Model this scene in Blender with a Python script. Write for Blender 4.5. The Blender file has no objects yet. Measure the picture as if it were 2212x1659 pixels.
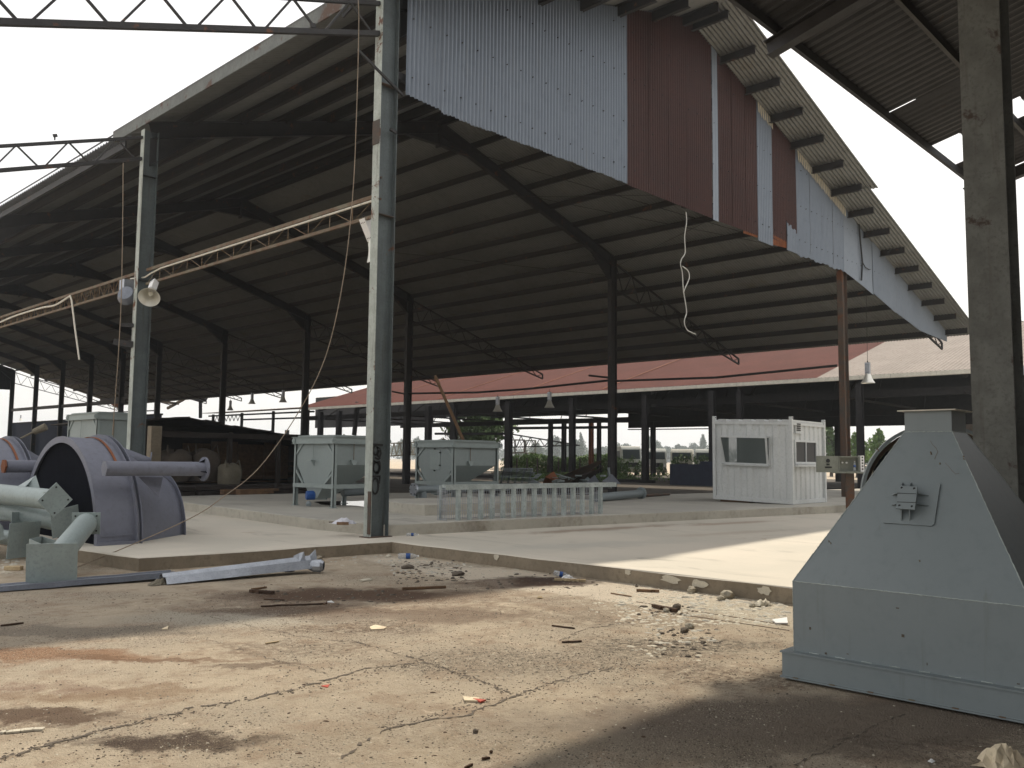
import bpy, bmesh, math, random
from mathutils import Vector as V, Matrix as M
random.seed(7)
S = bpy.context.scene
COL = S.collection
R = math.radians
# ------------------------------------------------------------------ camera
# world axes: X across the shed, Y along the shed, Z up, origin at the foot of the near column
CP = V((-9.69, -12.49, 1.6))
CF = V((0.72272, 0.68584, 0.08542)); CR = V((0.68770, -0.72593, 0.00996)); CU = V((-0.06884, -0.05154, 0.99630))
cam = bpy.data.cameras.new('camera'); co = bpy.data.objects.new('camera', cam); COL.objects.link(co)
co.matrix_world = M(((CR.x, CU.x, -CF.x, CP.x), (CR.y, CU.y, -CF.y, CP.y), (CR.z, CU.z, -CF.z, CP.z), (0, 0, 0, 1)))
cam.sensor_width = 36; cam.lens = 36 * 0.85; cam.clip_end = 3000; cam.clip_start = 0.05
S.camera = co
# ------------------------------------------------------------------ world and sun
SUN = V((.68, .27, 1.0)).normalized()
el = math.asin(SUN.z); az = math.atan2(SUN.x, SUN.y)
w = bpy.data.worlds.new('World'); S.world = w; w.use_nodes = True
nt = w.node_tree; bg = nt.nodes['Background']
sky = nt.nodes.new('ShaderNodeTexSky'); sky.sky_type = 'NISHITA'; sky.sun_disc = False
sky.sun_elevation = el; sky.sun_rotation = az; sky.dust_density = 4.0; sky.air_density = 1.4; sky.ozone_density = 1.0
mx = nt.nodes.new('ShaderNodeMix'); mx.data_type = 'RGBA'; mx.inputs[0].default_value = 0.8
mx.inputs[7].default_value = (9.7, 9.45, 9.1, 1)
nt.links.new(sky.outputs[0], mx.inputs[6]); nt.links.new(mx.outputs[2], bg.inputs[0]); bg.inputs[1].default_value = 0.125
sl = bpy.data.lights.new('sun', 'SUN'); sl.energy = 3.8; sl.angle = R(1.2); sl.color = (1, .9, .74)
so = bpy.data.objects.new('sun', sl); COL.objects.link(so); so.rotation_euler = SUN.to_track_quat('Z', 'Y').to_euler()
S.view_settings.view_transform = 'Standard'; S.view_settings.look = 'None'; S.view_settings.exposure = 0.14; S.view_settings.gamma = 1.0
S.render.engine = 'CYCLES'
try:
    S.cycles.max_bounces = 6; S.cycles.diffuse_bounces = 4; S.cycles.use_adaptive_sampling = True
    S.cycles.sample_clamp_indirect = 6
except Exception: pass

# pixel (2212 x 1659 frame) to a point of the place, used only to survey positions
def ray(x, y): return (CF * 1880.2 + CR * (x - 1106) - CU * (y - 829.5)).normalized()
def onz(x, y, z): d = ray(x, y); return CP + d * ((z - CP.z) / d.z)
def onX(x, y, X): d = ray(x, y); return CP + d * ((X - CP.x) / d.x)
def onY(x, y, Y): d = ray(x, y); return CP + d * ((Y - CP.y) / d.y)
def onD(x, y, D): d = ray(x, y); return CP + d * (D / d.dot(CF))

# ------------------------------------------------------------------ materials
MT = {}
def _n(nt, t, **k):
    n = nt.nodes.new(t)
    for a, b in k.items(): setattr(n, a, b)
    return n
def _mix(nt, f, a, b, mode='MIX'):
    m = _n(nt, 'ShaderNodeMix', data_type='RGBA', blend_type=mode)
    for i, v in ((0, f), (6, a), (7, b)):
        if hasattr(v, 'links') or hasattr(v, 'is_linked'): nt.links.new(v, m.inputs[i])
        elif i == 0: m.inputs[0].default_value = v
        else: m.inputs[i].default_value = (*v, 1)
    return m.outputs[2]
def _noise(nt, vec, scale, detail=5, rough=.6, dist=0):
    n = _n(nt, 'ShaderNodeTexNoise'); n.inputs['Scale'].default_value = scale; n.inputs['Detail'].default_value = detail
    n.inputs['Roughness'].default_value = rough; n.inputs['Distortion'].default_value = dist
    nt.links.new(vec, n.inputs['Vector']); return n.outputs[0]
def _ramp(nt, v, a, b, c0=(0, 0, 0), c1=(1, 1, 1)):
    r = _n(nt, 'ShaderNodeMapRange'); r.interpolation_type = 'SMOOTHSTEP'
    r.inputs[1].default_value = a; r.inputs[2].default_value = b; nt.links.new(v, r.inputs[0]); return r.outputs[0]
def _map(nt, vec, sc):
    m = _n(nt, 'ShaderNodeMapping'); m.inputs['Scale'].default_value = sc; nt.links.new(vec, m.inputs[0]); return m.outputs[0]
def mat(name, c, c2=None, var=.5, sc=3.0, rust=0, rustc=(.16, .065, .03), rusts=2.5, streak=0, streakc=(.08, .07, .06), rough=.6, metal=0, bump=.1, bs=40, dirt=0, spec=.4, sp=.85):
    m = bpy.data.materials.new(name); m.use_nodes = True; nt = m.node_tree; b = nt.nodes['Principled BSDF']
    tc = _n(nt, 'ShaderNodeTexCoord').outputs['Object']
    c2 = c2 or tuple(v * .78 for v in c)
    n1 = _noise(nt, tc, sc, 6, .65)
    col = _mix(nt, _ramp(nt, n1, .5 - var * .35, .5 + var * .35), c, c2)
    n4 = _noise(nt, tc, sc * 9, 3, .6)
    col = _mix(nt, _ramp(nt, n4, .45, .8), col, tuple(v * sp for v in c2))
    if streak:
        s = _noise(nt, _map(nt, tc, (7, 7, .45)), 1.6, 5, .6)
        f = _ramp(nt, s, .62 - streak * .22, .86 - streak * .1)
        col = _mix(nt, f, col, streakc)
    if rust:
        r1 = _noise(nt, tc, rusts, 8, .68, .4)
        f = _ramp(nt, r1, .70 - rust * .3, .76 - rust * .28)
        rc = _mix(nt, n4, rustc, tuple(v * .5 for v in rustc))
        col = _mix(nt, f, col, rc)
    if dirt:
        d = _noise(nt, tc, .7, 7, .7)
        col = _mix(nt, _ramp(nt, d, .6 - dirt * .25, .8), col, (.14, .11, .075))
    nt.links.new(col, b.inputs['Base Color'])
    b.inputs['Roughness'].default_value = rough; b.inputs['Metallic'].default_value = metal
    try: b.inputs['Specular IOR Level'].default_value = spec
    except Exception: pass
    if bump:
        bn = _n(nt, 'ShaderNodeBump'); bn.inputs['Strength'].default_value = bump; bn.inputs['Distance'].default_value = .01
        nt.links.new(_noise(nt, tc, bs, 4), bn.inputs['Height']); nt.links.new(bn.outputs[0], b.inputs['Normal'])
    MT[name] = m; return m
mat('col_paint', (.10, .122, .125), (.075, .09, .095), rust=.24, rusts=1.6, streak=.5, streakc=(.05, .05, .045), rough=.55)
mat('flange_paint', (.42, .46, .43), (.32, .35, .32), rust=.42, rusts=2.4, streak=.5, rough=.6)
mat('fascia_paint', (.17, .185, .18), (.12, .13, .13), rust=.45, rusts=1.5, rustc=(.12, .07, .05), streak=.3, rough=.7)
mat('rusty_col', (.11, .062, .04), (.07, .06, .052), rust=.5, rusts=1.2, streak=.5, rough=.8)
mat('fg_col', (.15, .155, .145), (.105, .108, .10), rust=.42, rusts=2.2, rustc=(.07, .05, .04), streak=.4, rough=.75, bump=.4, bs=25)
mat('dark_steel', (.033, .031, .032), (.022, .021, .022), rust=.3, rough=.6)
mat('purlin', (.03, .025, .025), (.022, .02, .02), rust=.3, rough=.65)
mat('rust_steel', (.13, .075, .045), (.17, .15, .11), rust=.4, rusts=4, rough=.8)
mat('roof_sheet', (.195, .195, .185), (.165, .165, .157), streak=0, rough=.5, metal=.2, dirt=.15, sc=.5)
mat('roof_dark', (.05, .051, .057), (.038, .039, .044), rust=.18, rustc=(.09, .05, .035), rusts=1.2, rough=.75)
mat('silver_sheet', (.215, .25, .30), (.19, .222, .27), streak=.15, streakc=(.22, .24, .26), rough=.5, metal=.15, sc=.5, sp=.95, var=1.2)
mat('brown_sheet', (.058, .0185, .0135), (.045, .015, .0115), streak=.3, streakc=(.07, .03, .025), rough=.55, sc=1)
mat('red_roof', (.125, .05, .042), (.10, .042, .036), streak=0, rust=.06, rustc=(.3, .11, .06), rough=.9, sc=.5, spec=.1)
mat('pale_roof', (.31, .272, .245), (.26, .228, .205), streak=0, rust=.2, rustc=(.22, .15, .11), rough=.85, sc=.6, spec=.15)
mat('cream', (.72, .69, .60), (.6, .57, .5), rough=.6, streak=.2)
mat('rust_line', (.20, .12, .065), (.25, .2, .14), rough=.8)
mat('machine', (.212, .246, .26), (.195, .23, .242), streak=.1, streakc=(.16, .18, .175), rough=.45, sc=1.2, bump=.04, sp=.96, var=1.2)
mat('machine_side', (.20, .232, .228), (.188, .218, .214), rough=.5, sc=2, sp=.96)
mat('hopper_paint', (.27, .315, .31), (.245, .285, .28), rough=.5, sc=2, sp=.95, streak=.1, streakc=(.2, .22, .2))
mat('hopper_bin', (.24, .28, .278), (.225, .262, .26), rough=.5, sc=1.5, sp=.97, streak=.08, streakc=(.18, .2, .19))
mat('frame_paint', (.46, .51, .50), (.29, .33, .32), rough=.5, sc=3)
mat('pale_green', (.30, .36, .36), (.26, .31, .308), rough=.42, streak=.15, streakc=(.3, .33, .3), sc=3)
mat('primer', (.175, .185, .235), (.155, .163, .205), rough=.55, sc=1.5, bump=.12, streak=.1, streakc=(.2, .2, .23))
mat('near_black', (.014, .015, .02), rough=1, spec=0)  # near black; in the barrel mouth it stands in for inner shade
mat('galv', (.42, .45, .50), (.32, .345, .39), metal=.55, rough=.38, sc=5, dirt=.2)
mat('galv_dark', (.2, .22, .26), (.16, .175, .21), metal=.3, rough=.42, sc=5)
mat('white_paint', (.60, .62, .62), (.56, .58, .58), rough=.45, sc=2, streak=.12, streakc=(.55, .56, .54), bump=.03)
mat('black', (.012, .012, .013), rough=.6)
mat('rubber', (.02, .02, .02), rough=.85)
mat('cabinet', (.23, .245, .21), (.19, .2, .17), rough=.5)
mat('concrete', (.47, .445, .38), (.40, .375, .32), rough=.85, sc=.8, dirt=.35, bump=.3, bs=30)
mat('concrete_edge', (.27, .225, .165), (.2, .165, .12), rough=.9, sc=1.6, rust=.12, rustc=(.5, .49, .45), bump=.5, bs=25)
mat('wood', (.22, .13, .07), (.14, .085, .05), rough=.85, sc=8)
mat('wood_pale', (.5, .4, .25), (.4, .3, .18), rough=.85, sc=8)
mat('wood_dark', (.04, .03, .025), (.025, .02, .018), rough=.85, sc=3)
mat('navy', (.03, .042, .085), (.022, .03, .062), rough=.6)
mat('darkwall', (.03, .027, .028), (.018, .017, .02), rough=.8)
mat('sack', (.10, .082, .066), (.075, .06, .048), rough=.9, bump=.6, bs=14)
mat('sack_pale', (.19, .17, .13), (.15, .135, .10), rough=.9, bump=.6, bs=14)
mat('rope', (.30, .24, .18), rough=.9)
mat('white_rope', (.62, .62, .58), (.5, .5, .47), rough=.9)
mat('paper', (.72, .72, .78), (.62, .62, .68), rough=.8)
mat('card', (.72, .62, .45), (.6, .5, .36), rough=.9)
mat('blue', (.02, .09, .33), rough=.4)
mat('red', (.5, .08, .05), rough=.6)
mat('rock', (.40, .365, .29), (.28, .25, .2), rough=.95, sc=12, bump=.6)
mat('rock_dark', (.14, .115, .09), (.09, .075, .06), rough=.95, sc=12, bump=.6)
mat('chip', (.58, .54, .44), (.48, .44, .36), rough=.95, sc=9)
mat('bark_bit', (.085, .05, .03), (.05, .03, .02), rough=.95)
mat('orange_rust', (.24, .085, .035), (.18, .065, .03), rough=.85)
mat('leaf', (.075, .13, .03), (.04, .08, .02), rough=.7, sc=.9, bump=0)
mat('leaf_bright', (.13, .23, .035), (.06, .12, .02), rough=.7, sc=.6, bump=0)
mat('leaf_far', (.06, .095, .05), (.04, .07, .045), rough=.8, sc=.1, bump=0)
mat('leaf_brown', (.16, .08, .045), (.07, .09, .03), rough=.8, sc=.9, bump=0)
mat('trunk', (.10, .08, .06), (.06, .05, .04), rough=.95)
mat('truck_paint', (.58, .60, .56), (.45, .46, .42), rust=.3, rough=.5, sc=1)
mat('truck_cream', (.62, .60, .52), (.5, .48, .4), rust=.25, rough=.5, sc=1)
mat('truck_glass', (.03, .045, .05), rough=.45)
mat('red_paint', (.28, .05, .045), (.2, .05, .04), rough=.7)
def simple(name, c, rough=.3, trans=0, metal=0, alpha=1, ior=1.45):
    m = bpy.data.materials.new(name); m.use_nodes = True; b = m.node_tree.nodes['Principled BSDF']
    b.inputs['Base Color'].default_value = (*c, 1); b.inputs['Roughness'].default_value = rough; b.inputs['Metallic'].default_value = metal
    b.inputs['Transmission Weight'].default_value = trans; b.inputs['Alpha'].default_value = alpha; b.inputs['IOR'].default_value = ior
    MT[name] = m
simple('glass_dark', (.008, .01, .015), .35)
simple('window_glass', (.10, .12, .12), .1, alpha=.82)
simple('clear_plastic', (.85, .9, .95), .18, trans=.75, alpha=.75, ior=1.2)
simple('reflector', (.75, .74, .68), .3, metal=.5)
simple('chrome', (.62, .64, .64), .25, metal=.9)
simple('puddle', (.03, .03, .028), .02)
simple('bulb', (.75, .74, .66), .15)
simple('cap_white', (.8, .8, .8), .4)

# the yard: tan dust over cracked concrete, stains at their own places
def ground_mat():
    m = bpy.data.materials.new('yard'); m.use_nodes = True; nt = m.node_tree; b = nt.nodes['Principled BSDF']; L = nt.links.new
    geo = _n(nt, 'ShaderNodeNewGeometry').outputs['Position']
    n0 = _noise(nt, geo, .55, 8, .62, .3); n1 = _noise(nt, geo, 2.3, 8, .7, .2); n2 = _noise(nt, geo, 16, 6, .7); n3 = _noise(nt, geo, 75, 3, .6)
    col = _mix(nt, _ramp(nt, n0, .36, .62), (.545, .46, .35), (.43, .365, .285))
    nm = _noise(nt, geo, 5.5, 8, .75, .6)
    col = _mix(nt, _ramp(nt, n1, .46, .66), col, (.39, .305, .225))
    col = _mix(nt, _ramp(nt, nm, .56, .74), col, (.255, .195, .145))
    col = _mix(nt, _ramp(nt, nm, .42, .30), col, (.68, .57, .44))
    col = _mix(nt, _ramp(nt, n2, .56, .78), col, (.25, .195, .145))
    col = _mix(nt, _ramp(nt, n2, .42, .25), col, (.68, .57, .43))
    # distorted position for patches
    dn = _n(nt, 'ShaderNodeTexNoise'); dn.inputs['Scale'].default_value = 1.3; dn.inputs['Detail'].default_value = 7; L(geo, dn.inputs['Vector'])
    dn.inputs['Roughness'].default_value = .7
    sb = _n(nt, 'ShaderNodeVectorMath', operation='SUBTRACT'); L(dn.outputs[1], sb.inputs[0]); sb.inputs[1].default_value = (.5, .5, .5)
    sc_ = _n(nt, 'ShaderNodeVectorMath', operation='SCALE'); L(sb.outputs[0], sc_.inputs[0]); sc_.inputs['Scale'].default_value = 1.5
    ad = _n(nt, 'ShaderNodeVectorMath', operation='ADD'); L(geo, ad.inputs[0]); L(sc_.outputs[0], ad.inputs[1]); P = ad.outputs[0]
    def patch(col, cx, cy, rx, ry, c, k=1.0, ang=0, gran=None, soft=.5):
        mp = _n(nt, 'ShaderNodeMapping', vector_type='TEXTURE'); mp.inputs['Location'].default_value = (cx, cy, 0); mp.inputs['Rotation'].default_value = (0, 0, R(ang))
        mp.inputs['Scale'].default_value = (rx, ry, 1000); L(P, mp.inputs[0])
        ln = _n(nt, 'ShaderNodeVectorMath', operation='LENGTH'); L(mp.outputs[0], ln.inputs[0])
        f = _ramp(nt, ln.outputs['Value'], 1 + soft * .4, 1 - soft)
        mu = _n(nt, 'ShaderNodeMath', operation='MULTIPLY'); L(f, mu.inputs[0])
        if gran is not None:
            g = _ramp(nt, gran, .38, .62); L(g, mu.inputs[1]); f = mu.outputs[0]
            m3 = _n(nt, 'ShaderNodeMath', operation='MULTIPLY'); L(f, m3.inputs[0]); m3.inputs[1].default_value = k; f = m3.outputs[0]
        else: mu.inputs[1].default_value = k; f = mu.outputs[0]
        return _mix(nt, f, col, c)
    W = lambda x, y: onz(x, y, 0)
    def pp(col, x, y, rx, ry, c, k=1, ang=-43, gran=None, soft=.5):
        p = W(x, y); return patch(col, p.x, p.y, rx, ry, c, k, ang, gran, soft)
    BR = (.115, .072, .05); DK = (.075, .052, .042); GR = (.20, .175, .135)
    # pale screed strip along the slab edge
    col = patch(col, -1.0, -5.6, .72, 4.8, (.66, .58, .47), .9, 0, None, .15)
    col = patch(col, -1.05, -9.2, .8, 2.6, (.52, .46, .36), .7, 0, None, .25)
    col = pp(col, 800, 1300, 2.6, 1.1, (.27, .2, .145), .75, gran=nm)
    col = pp(col, 1250, 1330, 1.8, .6, (.27, .21, .155), .7, gran=nm)
    col = pp(col, 560, 1335, 1.5, .45, (.46, .42, .35), .8)
    col = pp(col, 760, 1285, 1.7, .65, BR, .95)
    col = pp(col, 650, 1320, 1.2, .4, BR, .75)
    col = pp(col, 1190, 1255, .75, .5, DK, 1.0)
    col = pp(col, 1090, 1262, .8, .35, BR, .7)
    col = pp(col, 940, 1222, 1.0, .35, GR, .8, gran=n2)
    col = pp(col, 760, 1360, .8, .3, BR, .75, gran=n2)
    col = pp(col, 900, 1330, 1.4, .5, (.21, .155, .115), .7)
    col = pp(col, 640, 1400, .9, .3, BR, .5, gran=n2)
    col = pp(col, 1470, 1400, 1.0, .42, (.13, .11, .085), .95, gran=n2)
    col = pp(col, 1600, 1460, .9, .3, BR, .7, gran=n2)
    col = pp(col, 1420, 1345, .9, .35, (.2, .165, .13), .7, gran=n2)
    col = pp(col, 1100, 1430, 1.2, .4, (.24, .2, .155), .8, gran=n2)
    col = pp(col, 380, 1600, .62, .17, DK, .95)
    col = pp(col, 60, 1420, 1.3, .26, (.30, .17, .10), .85)
    col = pp(col, 30, 1490, 1.0, .25, (.27, .18, .135), .7, gran=nm)
    col = pp(col, 1150, 1600, 2.2, .4, (.35, .28, .2), .5, gran=nm)
    col = pp(col, 340, 1425, .9, .1, (.2, .12, .075), .7)
    col = pp(col, 560, 1440, .5, .13, BR, .6)
    col = pp(col, 40, 1550, .7, .22, BR, .85)
    col = pp(col, 150, 1365, 1.6, .28, (.22, .19, .155), .7)
    col = pp(col, 220, 1500, .8, .2, (.28, .19, .12), .6)
    col = pp(col, 1750, 1560, 2.0, .7, (.17, .14, .115), .8)
    col = pp(col, 1950, 1620, 1.3, .3, DK, .5, gran=n2)
    col = pp(col, 1480, 1620, 1.2, .3, (.26, .22, .17), .6)
    col = pp(col, 260, 1215, .9, .5, (.3, .24, .17), .6)
    # fine grit
    vo = _n(nt, 'ShaderNodeTexVoronoi'); vo.inputs['Scale'].default_value = 38; L(geo, vo.inputs['Vector'])
    g = _ramp(nt, vo.outputs['Distance'], .34, .16); gm = _n(nt, 'ShaderNodeMath', operation='MULTIPLY'); L(g, gm.inputs[0]); L(_ramp(nt, n0, .46, .60), gm.inputs[1])
    col = _mix(nt, gm.outputs[0], col, (.10, .08, .06))
    vo2 = _n(nt, 'ShaderNodeTexVoronoi'); vo2.inputs['Scale'].default_value = 60; L(_map(nt, geo, (1, 1.3, 1)), vo2.inputs['Vector'])
    g2 = _ramp(nt, vo2.outputs['Distance'], .28, .14); gm2 = _n(nt, 'ShaderNodeMath', operation='MULTIPLY'); L(g2, gm2.inputs[0]); L(_ramp(nt, n0, .45, .6), gm2.inputs[1])
    col = _mix(nt, gm2.outputs[0], col, (.6, .53, .4))
    col = _mix(nt, _ramp(nt, n3, .6, .8), col, (.14, .11, .08))
    L(col, b.inputs['Base Color']); b.inputs['Roughness'].default_value = .95
    try: b.inputs['Specular IOR Level'].default_value = .15
    except Exception: pass
    h = _n(nt, 'ShaderNodeMath', operation='ADD'); L(n2, h.inputs[0]); L(n3, h.inputs[1])
    bn = _n(nt, 'ShaderNodeBump'); bn.inputs['Strength'].default_value = 1.0; bn.inputs['Distance'].default_value = .03
    L(h.outputs[0], bn.inputs['Height']); L(bn.outputs[0], b.inputs['Normal']); MT['yard'] = m
ground_mat()
def slab_mat(name, c, c2, st=False):
    m = bpy.data.materials.new(name); m.use_nodes = True; nt = m.node_tree; b = nt.nodes['Principled BSDF']; L = nt.links.new
    g = _n(nt, 'ShaderNodeNewGeometry').outputs['Position']
    sw = _map(nt, g, (1, .28, 1))
    n0 = _noise(nt, g, .35, 7, .6, .4); n1 = _noise(nt, sw, 1.6, 7, .65, .6); n2 = _noise(nt, g, 30, 4, .6)
    col = _mix(nt, _ramp(nt, n0, .38, .62), c, c2)
    col = _mix(nt, _ramp(nt, n1, .56, .74), col, tuple(v * .72 for v in c2))
    r = _noise(nt, _map(nt, g, (.55, 1.2, 1)), 1.1, 7, .7, .8)
    f = _ramp(nt, r, .64, .72); fm = _n(nt, 'ShaderNodeMath', operation='MULTIPLY'); L(f, fm.inputs[0]); fm.inputs[1].default_value = .55
    col = _mix(nt, fm.outputs[0], col, (.30, .19, .115))
    col = _mix(nt, _ramp(nt, n2, .62, .8), col, tuple(v * .8 for v in c2))
    if st:
        dn = _noise(nt, g, 1.4, 7, .7)
        for (X, Y, rx, ry, an, cc, k) in ((4.6, -1.5, 3.0, .35, -8, (.24, .17, .12), .75), (8.3, -2.4, 2.2, .3, -10, (.3, .21, .15), .6), (2.2, -7.2, .5, .12, 10, (.42, .22, .12), .6), (9, -5, 3, .4, 20, (.42, .38, .32), .6), (1.6, -3.4, 2.6, .5, -20, (.45, .43, .38), .7), (6, -3.8, 2.2, .25, -12, (.4, .33, .26), .5), (-2.6, 3.6, 1.2, .5, 30, (.42, .39, .33), .6)):
            mp = _n(nt, 'ShaderNodeMapping', vector_type='TEXTURE'); mp.inputs['Location'].default_value = (X, Y, 0); mp.inputs['Rotation'].default_value = (0, 0, R(an)); mp.inputs['Scale'].default_value = (rx, ry, 1000); L(g, mp.inputs[0])
            ln = _n(nt, 'ShaderNodeVectorMath', operation='LENGTH'); L(mp.outputs[0], ln.inputs[0]); ad = _n(nt, 'ShaderNodeMath', operation='MULTIPLY_ADD'); L(dn, ad.inputs[0]); ad.inputs[1].default_value = 2.6; L(ln.outputs['Value'], ad.inputs[2])
            f2 = _ramp(nt, ad.outputs[0], 2.5, 1.5); m4 = _n(nt, 'ShaderNodeMath', operation='MULTIPLY'); L(f2, m4.inputs[0]); m4.inputs[1].default_value = k; col = _mix(nt, m4.outputs[0], col, cc)
    L(col, b.inputs['Base Color']); b.inputs['Roughness'].default_value = .8
    bn = _n(nt, 'ShaderNodeBump'); bn.inputs['Strength'].default_value = .25; bn.inputs['Distance'].default_value = .01
    L(n2, bn.inputs['Height']); L(bn.outputs[0], b.inputs['Normal']); MT[name] = m
slab_mat('slab_low', (.59, .54, .46), (.52, .485, .415), True)
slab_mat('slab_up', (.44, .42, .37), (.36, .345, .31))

# ------------------------------------------------------------------ mesh helpers
SPLIT = {'corner_post', 'sill_rail', 'stiffener_plate', 'tie_beam', 'sheet_lap', 'low_wall', 'gable_rail', 'cleat', 'lifting_eye', 'switch', 'bracket_rod', 'strut', 'socket', 'louvre', 'desk', 'back_wall', 'flat_bars', 'steel_offcuts', 'pile_base', 'frayed_edge', 'brace', 'gusset', 'pipe_gusset', 'sag_rod', 'bolts'}
class MB:
    def __init__(s): s.v = []; s.f = []; s.sm = False
    def add(s, vs, fs):
        o = len(s.v); s.v += [tuple(p) for p in vs]; s.f += [tuple(i + o for i in f) for f in fs]; return s
    def box(s, a, b, rz=0, pv=None):
        a, b = V(a), V(b); lo = V((min(a.x, b.x), min(a.y, b.y), min(a.z, b.z))); hi = V((max(a.x, b.x), max(a.y, b.y), max(a.z, b.z)))
        ps = [V((x, y, z)) for z in (lo.z, hi.z) for x, y in ((lo.x, lo.y), (hi.x, lo.y), (hi.x, hi.y), (lo.x, hi.y))]
        if rz:
            c = V(pv) if pv else (lo + hi) / 2; m = M.Rotation(rz, 3, 'Z'); ps = [m @ (p - c) + c for p in ps]
        return s.add(ps, [(3, 2, 1, 0), (4, 5, 6, 7), (0, 1, 5, 4), (1, 2, 6, 5), (2, 3, 7, 6), (3, 0, 4, 7)])
    def bar(s, p, q, w, h, up=(0, 0, 1)):
        p, q = V(p), V(q); d = (q - p).normalized(); u = V(up)
        if abs(d.dot(u)) > .98: u = V((1, 0, 0))
        sd = d.cross(u).normalized() * (w / 2); u = sd.cross(d).normalized() * (h / 2)
        ps = [p - sd - u, p + sd - u, p + sd + u, p - sd + u, q - sd - u, q + sd - u, q + sd + u, q - sd + u]
        return s.add(ps, [(3, 2, 1, 0), (4, 5, 6, 7), (0, 1, 5, 4), (1, 2, 6, 5), (2, 3, 7, 6), (3, 0, 4, 7)])
    def ibeam(s, p, q, depth, fw, t=.016, side=(0, 1, 0)):
        """I section from p to q; side = direction of the flange width"""
        p, q = V(p), V(q); d = (q - p).normalized(); sd = V(side).normalized(); n = sd.cross(d).normalized()
        o = n * (depth / 2 - t / 2)
        s.bar(p + o, q + o, fw, t, n); s.bar(p - o, q - o, fw, t, n)
        s.bar(p, q, .012, depth - 2 * t, n); return s
    def tube(s, pts, r, seg=8, cap=True):
        pts = [V(p) for p in pts]; rs = r if isinstance(r, (list, tuple)) else [r] * len(pts); o = len(s.v); prev = None
        for i, p in enumerate(pts):
            d = (pts[min(i + 1, len(pts) - 1)] - pts[max(i - 1, 0)]).normalized()
            if prev is None: u = V((0, 0, 1)) if abs(d.z) < .9 else V((1, 0, 0))
            else: u = prev
            sd = d.cross(u).normalized(); u = sd.cross(d).normalized(); prev = u
            for k in range(seg):
                a = 2 * math.pi * k / seg; s.v.append(tuple(p + (sd * math.cos(a) + u * math.sin(a)) * rs[i]))
        for i in range(len(pts) - 1):
            for k in range(seg):
                a, b = o + i * seg + k, o + i * seg + (k + 1) % seg; s.f.append((a, b, b + seg, a + seg))
        if cap: s.f.append(tuple(o + k for k in reversed(range(seg)))); s.f.append(tuple(o + (len(pts) - 1) * seg + k for k in range(seg)))
        return s
    def rope(s, pts, r, seg=5, k=6):
        P = [V(p) for p in pts]; P = [P[0] * 2 - P[1]] + P + [P[-1] * 2 - P[-2]]; out = []
        for i in range(1, len(P) - 2):
            for j in range(k):
                t = j / k; a, b, c, d = P[i - 1], P[i], P[i + 1], P[i + 2]
                out.append(.5 * ((2 * b) + (c - a) * t + (2 * a - 5 * b + 4 * c - d) * t * t + (3 * b - a - 3 * c + d) * t ** 3))
        return s.tube(out + [P[-2]], r, seg)
    def lathe(s, prof, c=(0, 0, 0), ax=(0, 0, 1), seg=20):
        c = V(c); ax = V(ax).normalized(); u = V((0, 0, 1)) if abs(ax.z) < .9 else V((1, 0, 0)); a1 = ax.cross(u).normalized(); a2 = ax.cross(a1); o = len(s.v)
        for r, h in prof:
            for k in range(seg):
                t = 2 * math.pi * k / seg; s.v.append(tuple(c + ax * h + (a1 * math.cos(t) + a2 * math.sin(t)) * max(r, 1e-4)))
        for i in range(len(prof) - 1):
            for k in range(seg):
                a, b = o + i * seg + k, o + i * seg + (k + 1) % seg; s.f.append((a, b, b + seg, a + seg))
        return s
    def prism(s, poly, z0, z1):
        n = len(poly); return s.add([(x, y, z0) for x, y in poly] + [(x, y, z1) for x, y in poly],
            [tuple(reversed(range(n))), tuple(range(n, 2 * n))] + [(i, (i + 1) % n, n + (i + 1) % n, n + i) for i in range(n)])
    def plate(s, pts, t, n=None):
        pts = [V(p) for p in pts]
        if n is None: n = (pts[1] - pts[0]).cross(pts[2] - pts[0]).normalized()
        n = V(n) * t; k = len(pts)
        return s.add([p for p in pts] + [p - n for p in pts], [tuple(range(k)), tuple(reversed(range(k, 2 * k)))] + [((i + 1) % k, i, k + i, k + (i + 1) % k) for i in range(k)])
    def build(s, name, m, parent=None, smooth=False, bevel=0, **tags):
        if tags.pop('split', name in SPLIT):
            par = list(range(len(s.v)))
            def fd(i):
                while par[i] != i: par[i] = par[par[i]]; i = par[i]
                return i
            for f in s.f:
                for k in f[1:]: par[fd(k)] = fd(f[0])
            gr = {}
            for f in s.f: gr.setdefault(fd(f[0]), []).append(f)
            if len(gr) > 1:
                for fs in gr.values():
                    ids = sorted({i for f in fs for i in f}); mp = {k: j for j, k in enumerate(ids)}; q = MB(); q.v = [s.v[i] for i in ids]; q.f = [tuple(mp[i] for i in f) for f in fs]
                    o = q.build(name, m, parent, smooth, bevel, split=False, **tags)
                return o
        off = V(parent.get('_w', (0, 0, 0))) if parent else V((0, 0, 0))
        me = bpy.data.meshes.new(name)
        me.from_pydata([tuple(V(p) - off) for p in s.v], [], s.f); me.materials.append(MT[m]); me.update()
        bm = bmesh.new(); bm.from_mesh(me)
        if not tags.pop('raw', False): bmesh.ops.recalc_face_normals(bm, faces=bm.faces)
        bm.to_mesh(me); bm.free()
        if smooth:
            for p in me.polygons: p.use_smooth = True
            try: me.set_sharp_from_angle(angle=R(40))
            except Exception: pass
        o = bpy.data.objects.new(name, me); COL.objects.link(o)
        if parent: o.parent = parent; o['_w'] = tuple(off)
        if bevel:
            b = o.modifiers.new('bevel', 'BEVEL'); b.width = bevel; b.segments = 2; b.limit_method = 'ANGLE'
        for k, v in tags.items(): o[k] = v
        return o
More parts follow.
